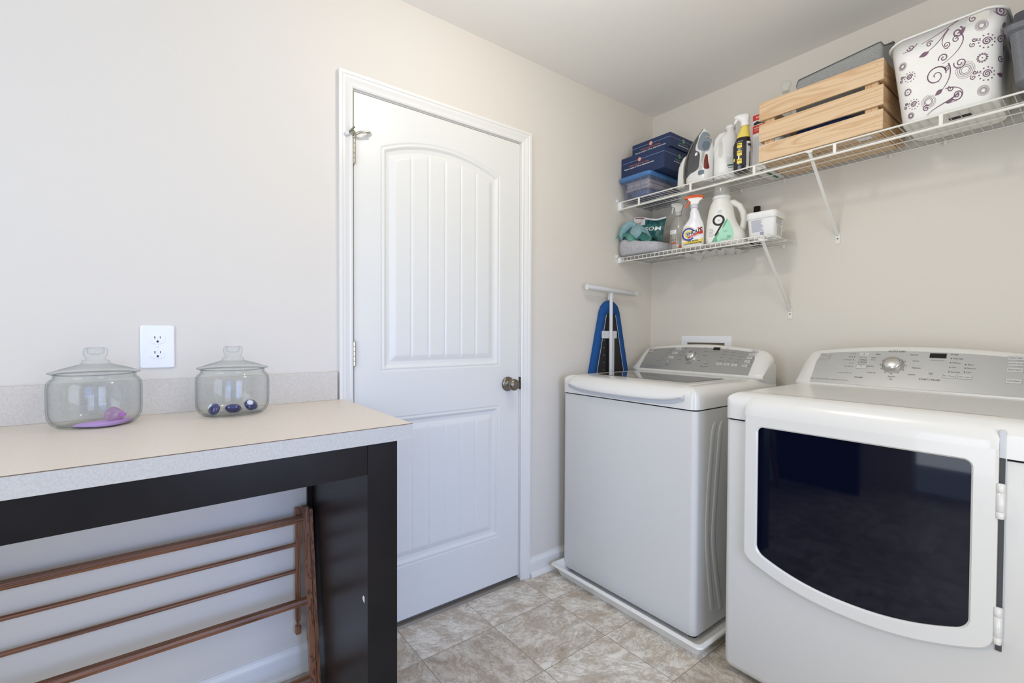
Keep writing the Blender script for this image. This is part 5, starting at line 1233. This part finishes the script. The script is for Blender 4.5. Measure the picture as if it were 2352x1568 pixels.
# ---- clear spray bottle
secs = [(0, 0, .036, .026, 2.6), (.004, 0, .040, .030, 2.6), (.05, 0, .0415, .031, 2.5), (.10, 0, .041, .031, 2.4), (.125, 0, .037, .029, 2.2), (.145, 0, .029, .025, 2), (.160, 0, .020, .019, 2), (.170, 0, .014, .014, 2), (.178, 0, .0135, .0135, 2)]
t, B, body = bottle('clear_spray_bottle', .3285, -.232, ZLs, .45, 'clear see-through spray bottle left of the red and yellow printed one', 'spray bottle', secs, M_clearp)
M_trans = mat('frosted_trigger_plastic', 'd6d5cd', .4, trans=.25)
b = MB(); b.lathe([(0, .1785), (.0155, .1785), (.0155, .196), (0, .196)], 28); part_of('collar', b, M_trans, t)
b = MB(); b.prism([(-.034, .243), (-.034, .228), (-.018, .220), (-.014, .1965), (.012, .1965), (.020, .215), (.026, .232), (.010, .240), (-.010, .245)], 1, -.010, .010, bev=.003); part_of('trigger_head', b, M_trans, t)
b = MB(); b.tube([(-.024, 0, .226), (-.028, 0, .212), (-.031, 0, .192)], [.006, .005, .0035], 12); part_of('trigger', b, M_trans, t)
b = MB(); b.tube([(0, 0, .17), (.001, .002, .1), (.006, .004, .01)], .0022, 8); part_of('dip_tube', b, M_trans, t)
part_of('white_label', decal(flat_rect(-.037, -.006, .083, .103), B.front), M_whiteprint, t)
b = MB(); lines(b, -.034, -.010, .086, .100, 5, .0009, .3, 7); part_of('label_print', decal(b, B.front, .001), M_greyprint, t)
b = MB(); lines(b, -.035, -.008, .050, .056, 2, .0014, .2, 8); q = flat_rect(-.033, -.005, .031, .041); b.add(q.v, q.f); q = flat_rect(.006, .034, .008, .024); b.add(q.v, q.f); part_of('brown_label', decal(b, B.front), mat('brick_print', 'a9583c', .5), t)
part_of('dark_print', decal(flat_text('method', .010, -.02, .053), B.front, .0012), M_greyprint, t)

# ---- stain remover spray
secs = [(0, 0, .046, .026, 3), (.004, 0, .051, .030, 3), (.03, 0, .0525, .031, 3), (.085, .002, .051, .030, 2.8), (.105, .004, .047, .028, 2.6), (.122, .008, .038, .025, 2.4), (.135, .010, .030, .022, 2.2), (.150, .010, .025, .020, 2.1), (.170, .008, .0215, .0185, 2), (.186, .006, .0155, .0155, 2), (.196, .006, .0150, .0150, 2)]
t, B, body = bottle('stain_remover_bottle', .428, -.262, ZLs, .45, 'white spray bottle with orange trigger and red and yellow stain remover label', 'spray bottle', secs, mat('white_spray_bottle', 'eaeaec', .25))
part_of('collar', MB().lathe([(0, .190), (.0185, .190), (.0185, .208), (0, .208)], 28, Matrix.Translation((.006, 0, 0))), mat('pale_lilac_collar', 'd8d8de', .35), t)
b = MB(); b.prism([(-.024, .236), (-.010, .220), (-.012, .2085), (.024, .2085), (.030, .222), (.046, .234), (.046, .242), (-.024, .242)], 1, -.012, .012, bev=.003); part_of('trigger_body', b, M_whitep, t)
b = MB(); b.prism([(-.038, .238), (-.038, .247), (-.020, .254), (.020, .255), (.046, .248), (.050, .238), (.046, .233), (.020, .240), (-.02, .238)], 1, -.0135, .0135, bev=.004); part_of('orange_cap', b, M_orangeplastic, t)
b = MB(); b.tube([(-.014, 0, .234), (-.020, 0, .222), (-.026, 0, .208), (-.036, 0, .196)], [.005, .005, .004, .0032], 12); part_of('trigger', b, M_orangeplastic, t)
def dpart(name, flat, m, off=.0006): part_of(name, decal(flat, B.front, off), m, t)
dpart('yellow_band', flat_poly([(-.046, .002), (.046, .002), (.049, .040), (.030, .032), (-.046, .022)]), M_yellow, .0007)
dpart('orange_arc', flat_ring(-.019, .062, .033, .0355, .6, 5.0), mat('orange_arc_print', 'e9a24c', .5), .0008)
dpart('blue_arc', flat_ring(-.017, .060, .0235, .0315, .5, 5.6), M_blueprint, .0010)
dpart('yellow_arc', flat_ring(-.016, .060, .0125, .0195, .3, 6.0), M_yellow, .0012)
dpart('red_flash', flat_poly([(-.020, .038), (.048, .062), (.045, .094), (.024, .090), (.040, .074), (-.020, .047)]), M_redprint, .0014)
dpart('white_cross', flat_poly([(.030, .090), (.046, .078), (.0475, .082), (.033, .093)]), M_whiteprint, .0018)
dpart('brand_word', flat_text('SHOUT', .0225, .008, .0685, slope=.33, bold=True, shear=.25), M_blackprint, .0024)
dpart('red_words', flat_text('TRIPLE-ACTING', .0062, .012, .052, slope=.33, bold=True), M_whiteprint, .0022)
b = flat_text('50X MORE', .0105, .004, .0265, slope=.10, bold=True); q = flat_text('CONCENTRATED', .0105, .002, .0145, slope=.10, bold=True); b.add(q.v, q.f); dpart('claim_words', b, M_blackprint, .0018)

# ---- large detergent jug marked 9
M_milky = mat('milky_plastic', 'e3e2da', .35)
secs = [(0, 0, .078, .040, 3.2), (.006, 0, .086, .046, 3.2), (.035, 0, .088, .048, 3), (.060, -.003, .085, .047, 2.9), (.085, -.014, .073, .046, 2.8), (.11, -.019, .066, .045, 2.6), (.14, -.021, .060, .044, 2.5), (.17, -.021, .055, .042, 2.4), (.195, -.021, .048, .038, 2.2), (.213, -.020, .040, .036, 2), (.220, -.020, .037, .036, 2)]
B9 = Body(secs)
t = thing('detergent_jug', (.560, -.195, ZLs), 'large milky detergent jug with a big black 9 on a green and white label', 'jug', None, .45); B = B9
# body with a handle opening cut on the right shoulder
me_b = B9.mesh(56); part_of('jug_body', me_b, M_milky, t)
b = MB(); b.lathe([(0, .218), (.0395, .218), (.0405, .221), (.0395, .232), (.038, .2335), (0, .2335)], 40, Matrix.Translation((-.020, 0, 0))); part_of('white_collar', b, M_whitep, t)
b = MB(); b.lathe([(.037, .234), (.0365, .262), (.0355, .2815), (0, .282), (0, .2805), (.0345, .280), (.0355, .234)], 40, Matrix.Translation((-.020, 0, 0))); part_of('measuring_cup', b, M_cup, t)
b = MB(); b.tube([(.008, -.002, .200), (.034, -.002, .198), (.058, -.002, .180), (.073, -.002, .148), (.078, -.002, .112), (.073, -.002, .078), (.062, -.002, .055)], [.014, .015, .0145, .014, .014, .0145, .014], 16); part_of('handle', b, M_milky, t)
lab = [(-.076, .012), (-.080, .045), (-.074, .080), (-.058, .125), (-.040, .162), (-.028, .180), (-.016, .178), (-.006, .160), (.006, .125), (.022, .095), (.034, .060), (.036, .030), (.026, .016), (-.030, .008)]
dpart('label', flat_poly(lab), mat('off_white_label', 'e9e9e4', .5), .0008)
dpart('green_area', flat_poly([(.006, .122), (.022, .093), (.034, .058), (.035, .030), (.026, .018), (-.030, .010), (-.060, .011), (-.040, .030), (-.020, .070)]), mat('mint_print', 'a6dcc0', .5), .0012)
dpart('dark_green_leaves', MB().add(*(lambda a: (a.v, a.f))(flat_poly([(-.060, .012), (-.046, .036), (-.030, .058), (-.026, .050), (-.036, .032), (-.034, .012)]))).add(*(lambda a: (a.v, a.f))(flat_poly([(-.016, .072), (-.004, .100), (.006, .116), (.008, .106), (-.004, .082)]))), mat('leaf_green_print', '6fa985', .5), .0014)
dpart('number_nine', flat_ring(-.030, .112, .0175, .0265).add(*(lambda a: (a.v, a.f))(flat_poly([(-.0215, .089), (-.0045, .104), (-.0395, .040), (-.0485, .040)]))), M_blackprint, .0022)
b = MB(); lines(b, -.072, -.050, .040, .072, 6, .0013, .3, 9); lines(b, -.034, -.014, .150, .156, 2, .0012, .2, 3); lines(b, -.034, -.024, .110, .114, 2, .0008, .1, 3); lines(b, -.022, .022, .018, .022, 2, .0008, .2, 2); lines(b, .006, .026, .026, .036, 4, .0009, .2, 5); lines(b, -.008, .010, .055, .060, 2, .0009, .2, 6); dpart('small_print', b, M_greyprint, .0022)

# ---- dark bottle behind
t = thing('brown_bottle', (.628, -.045, ZLs), 'dark brown bottle with black ribbed cap standing behind the white square tub', 'bottle')
b = MB(); b.lathe([(0, 0), (.028, 0), (.030, .003), (.030, .125), (.024, .145), (.014, .155), (.013, .165), (0, .165)], 32, Matrix.Translation((.640, -.055, ZLs))); obj('bottle_body', b, mat('dark_amber_bottle', '1c1512', .12, coat=.6), t)
b = MB(); b.lathe([(0, .1655), (.0165, .1655), (.0165, .170), (.0155, .171), (.0155, .190), (0, .1905)], 32, Matrix.Translation((.640, -.055, ZLs))); obj('cap', b, mat('black_cap', '16110f', .3), t)

# ---- white square tub
t = thing('white_detergent_tub', (.738, -.185, ZLs), 'white square tub with lid and printed label at the right end of the lower shelf', 'tub', None, .06)
def sq(w_, d_, z, r=.018): return [Vector((x, y, z)) for x, y in rrect(-w_/2, w_/2, -d_/2, d_/2, r, 6)]
b = MB(); b.loft([sq(.104, .096, 0), sq(.108, .100, .003), sq(.120, .112, .094)]); part_of('tub_body', b, M_whitep, t)
b = MB(); b.loft([sq(.126, .118, .086, .02), sq(.129, .121, .088, .02), sq(.130, .122, .112, .022), sq(.126, .118, .1165, .022), sq(.10, .09, .118, .02)]); part_of('lid', b, M_whitep, t)
def tubf(x, z, off): return Vector((x*(1+.12*z/.094), -(.050+.006*z/.094)-off, z))
def tubr(y, z, off): return Vector(((.054+.006*z/.094)+off, y*(1+.12*z/.094), z))
b = MB(); lines(b, -.036, .012, .030, .080, 19, .0011, .3, 21); q = flat_rect(-.004, .014, .010, .028)
for k in range(9): z = .010+.002*k; qq = flat_rect(-.003, .013, z, z+.0011); b.add(qq.v, qq.f)
part_of('front_print', decal(b, tubf, .0008, .02), mat('lilac_grey_print', '8f93ad', .7), t)
b = MB(); lines(b, -.036, .030, .060, .080, 6, .0013, .2, 22); lines(b, -.020, .030, .012, .055, 13, .0010, .3, 23); part_of('side_print', decal(b, tubr, .0008, .02), M_greyprint, t)
part_of('side_heading', decal(flat_rect(-.038, .034, .083, .086), tubr, .0009, .02), mat('olive_heading_print', 'b7a45c', .6), t)
# ---- crumpled plastic bag under the bottles
t = thing('crumpled_plastic_bag', (.42, -.12, ZLs-.012), 'crumpled translucent white plastic bag lying flat behind the spray bottles, sagging through the wires', 'plastic bag')
b = MB(); rows = []
for j in range(22):
    y = -.185+.165*j/21; rows.append([Vector((.285+.30*u_+.008*sin(j*.9), y+.004*sin(i*1.3), ZLs-.0095-.004*sin(u_*40+y*60)-.006*abs(sin(u_*17+y*35))-.018*max(0, 1-abs(u_-.12)/.08)*max(0, (j-12)/9))) for i, u_ in enumerate([k/44 for k in range(45)])])
b.loft(rows, cap=False, closed_ring=False); obj('bag_film', b, mat('milky_film', 'e4e4e2', .35, trans=.2), t)
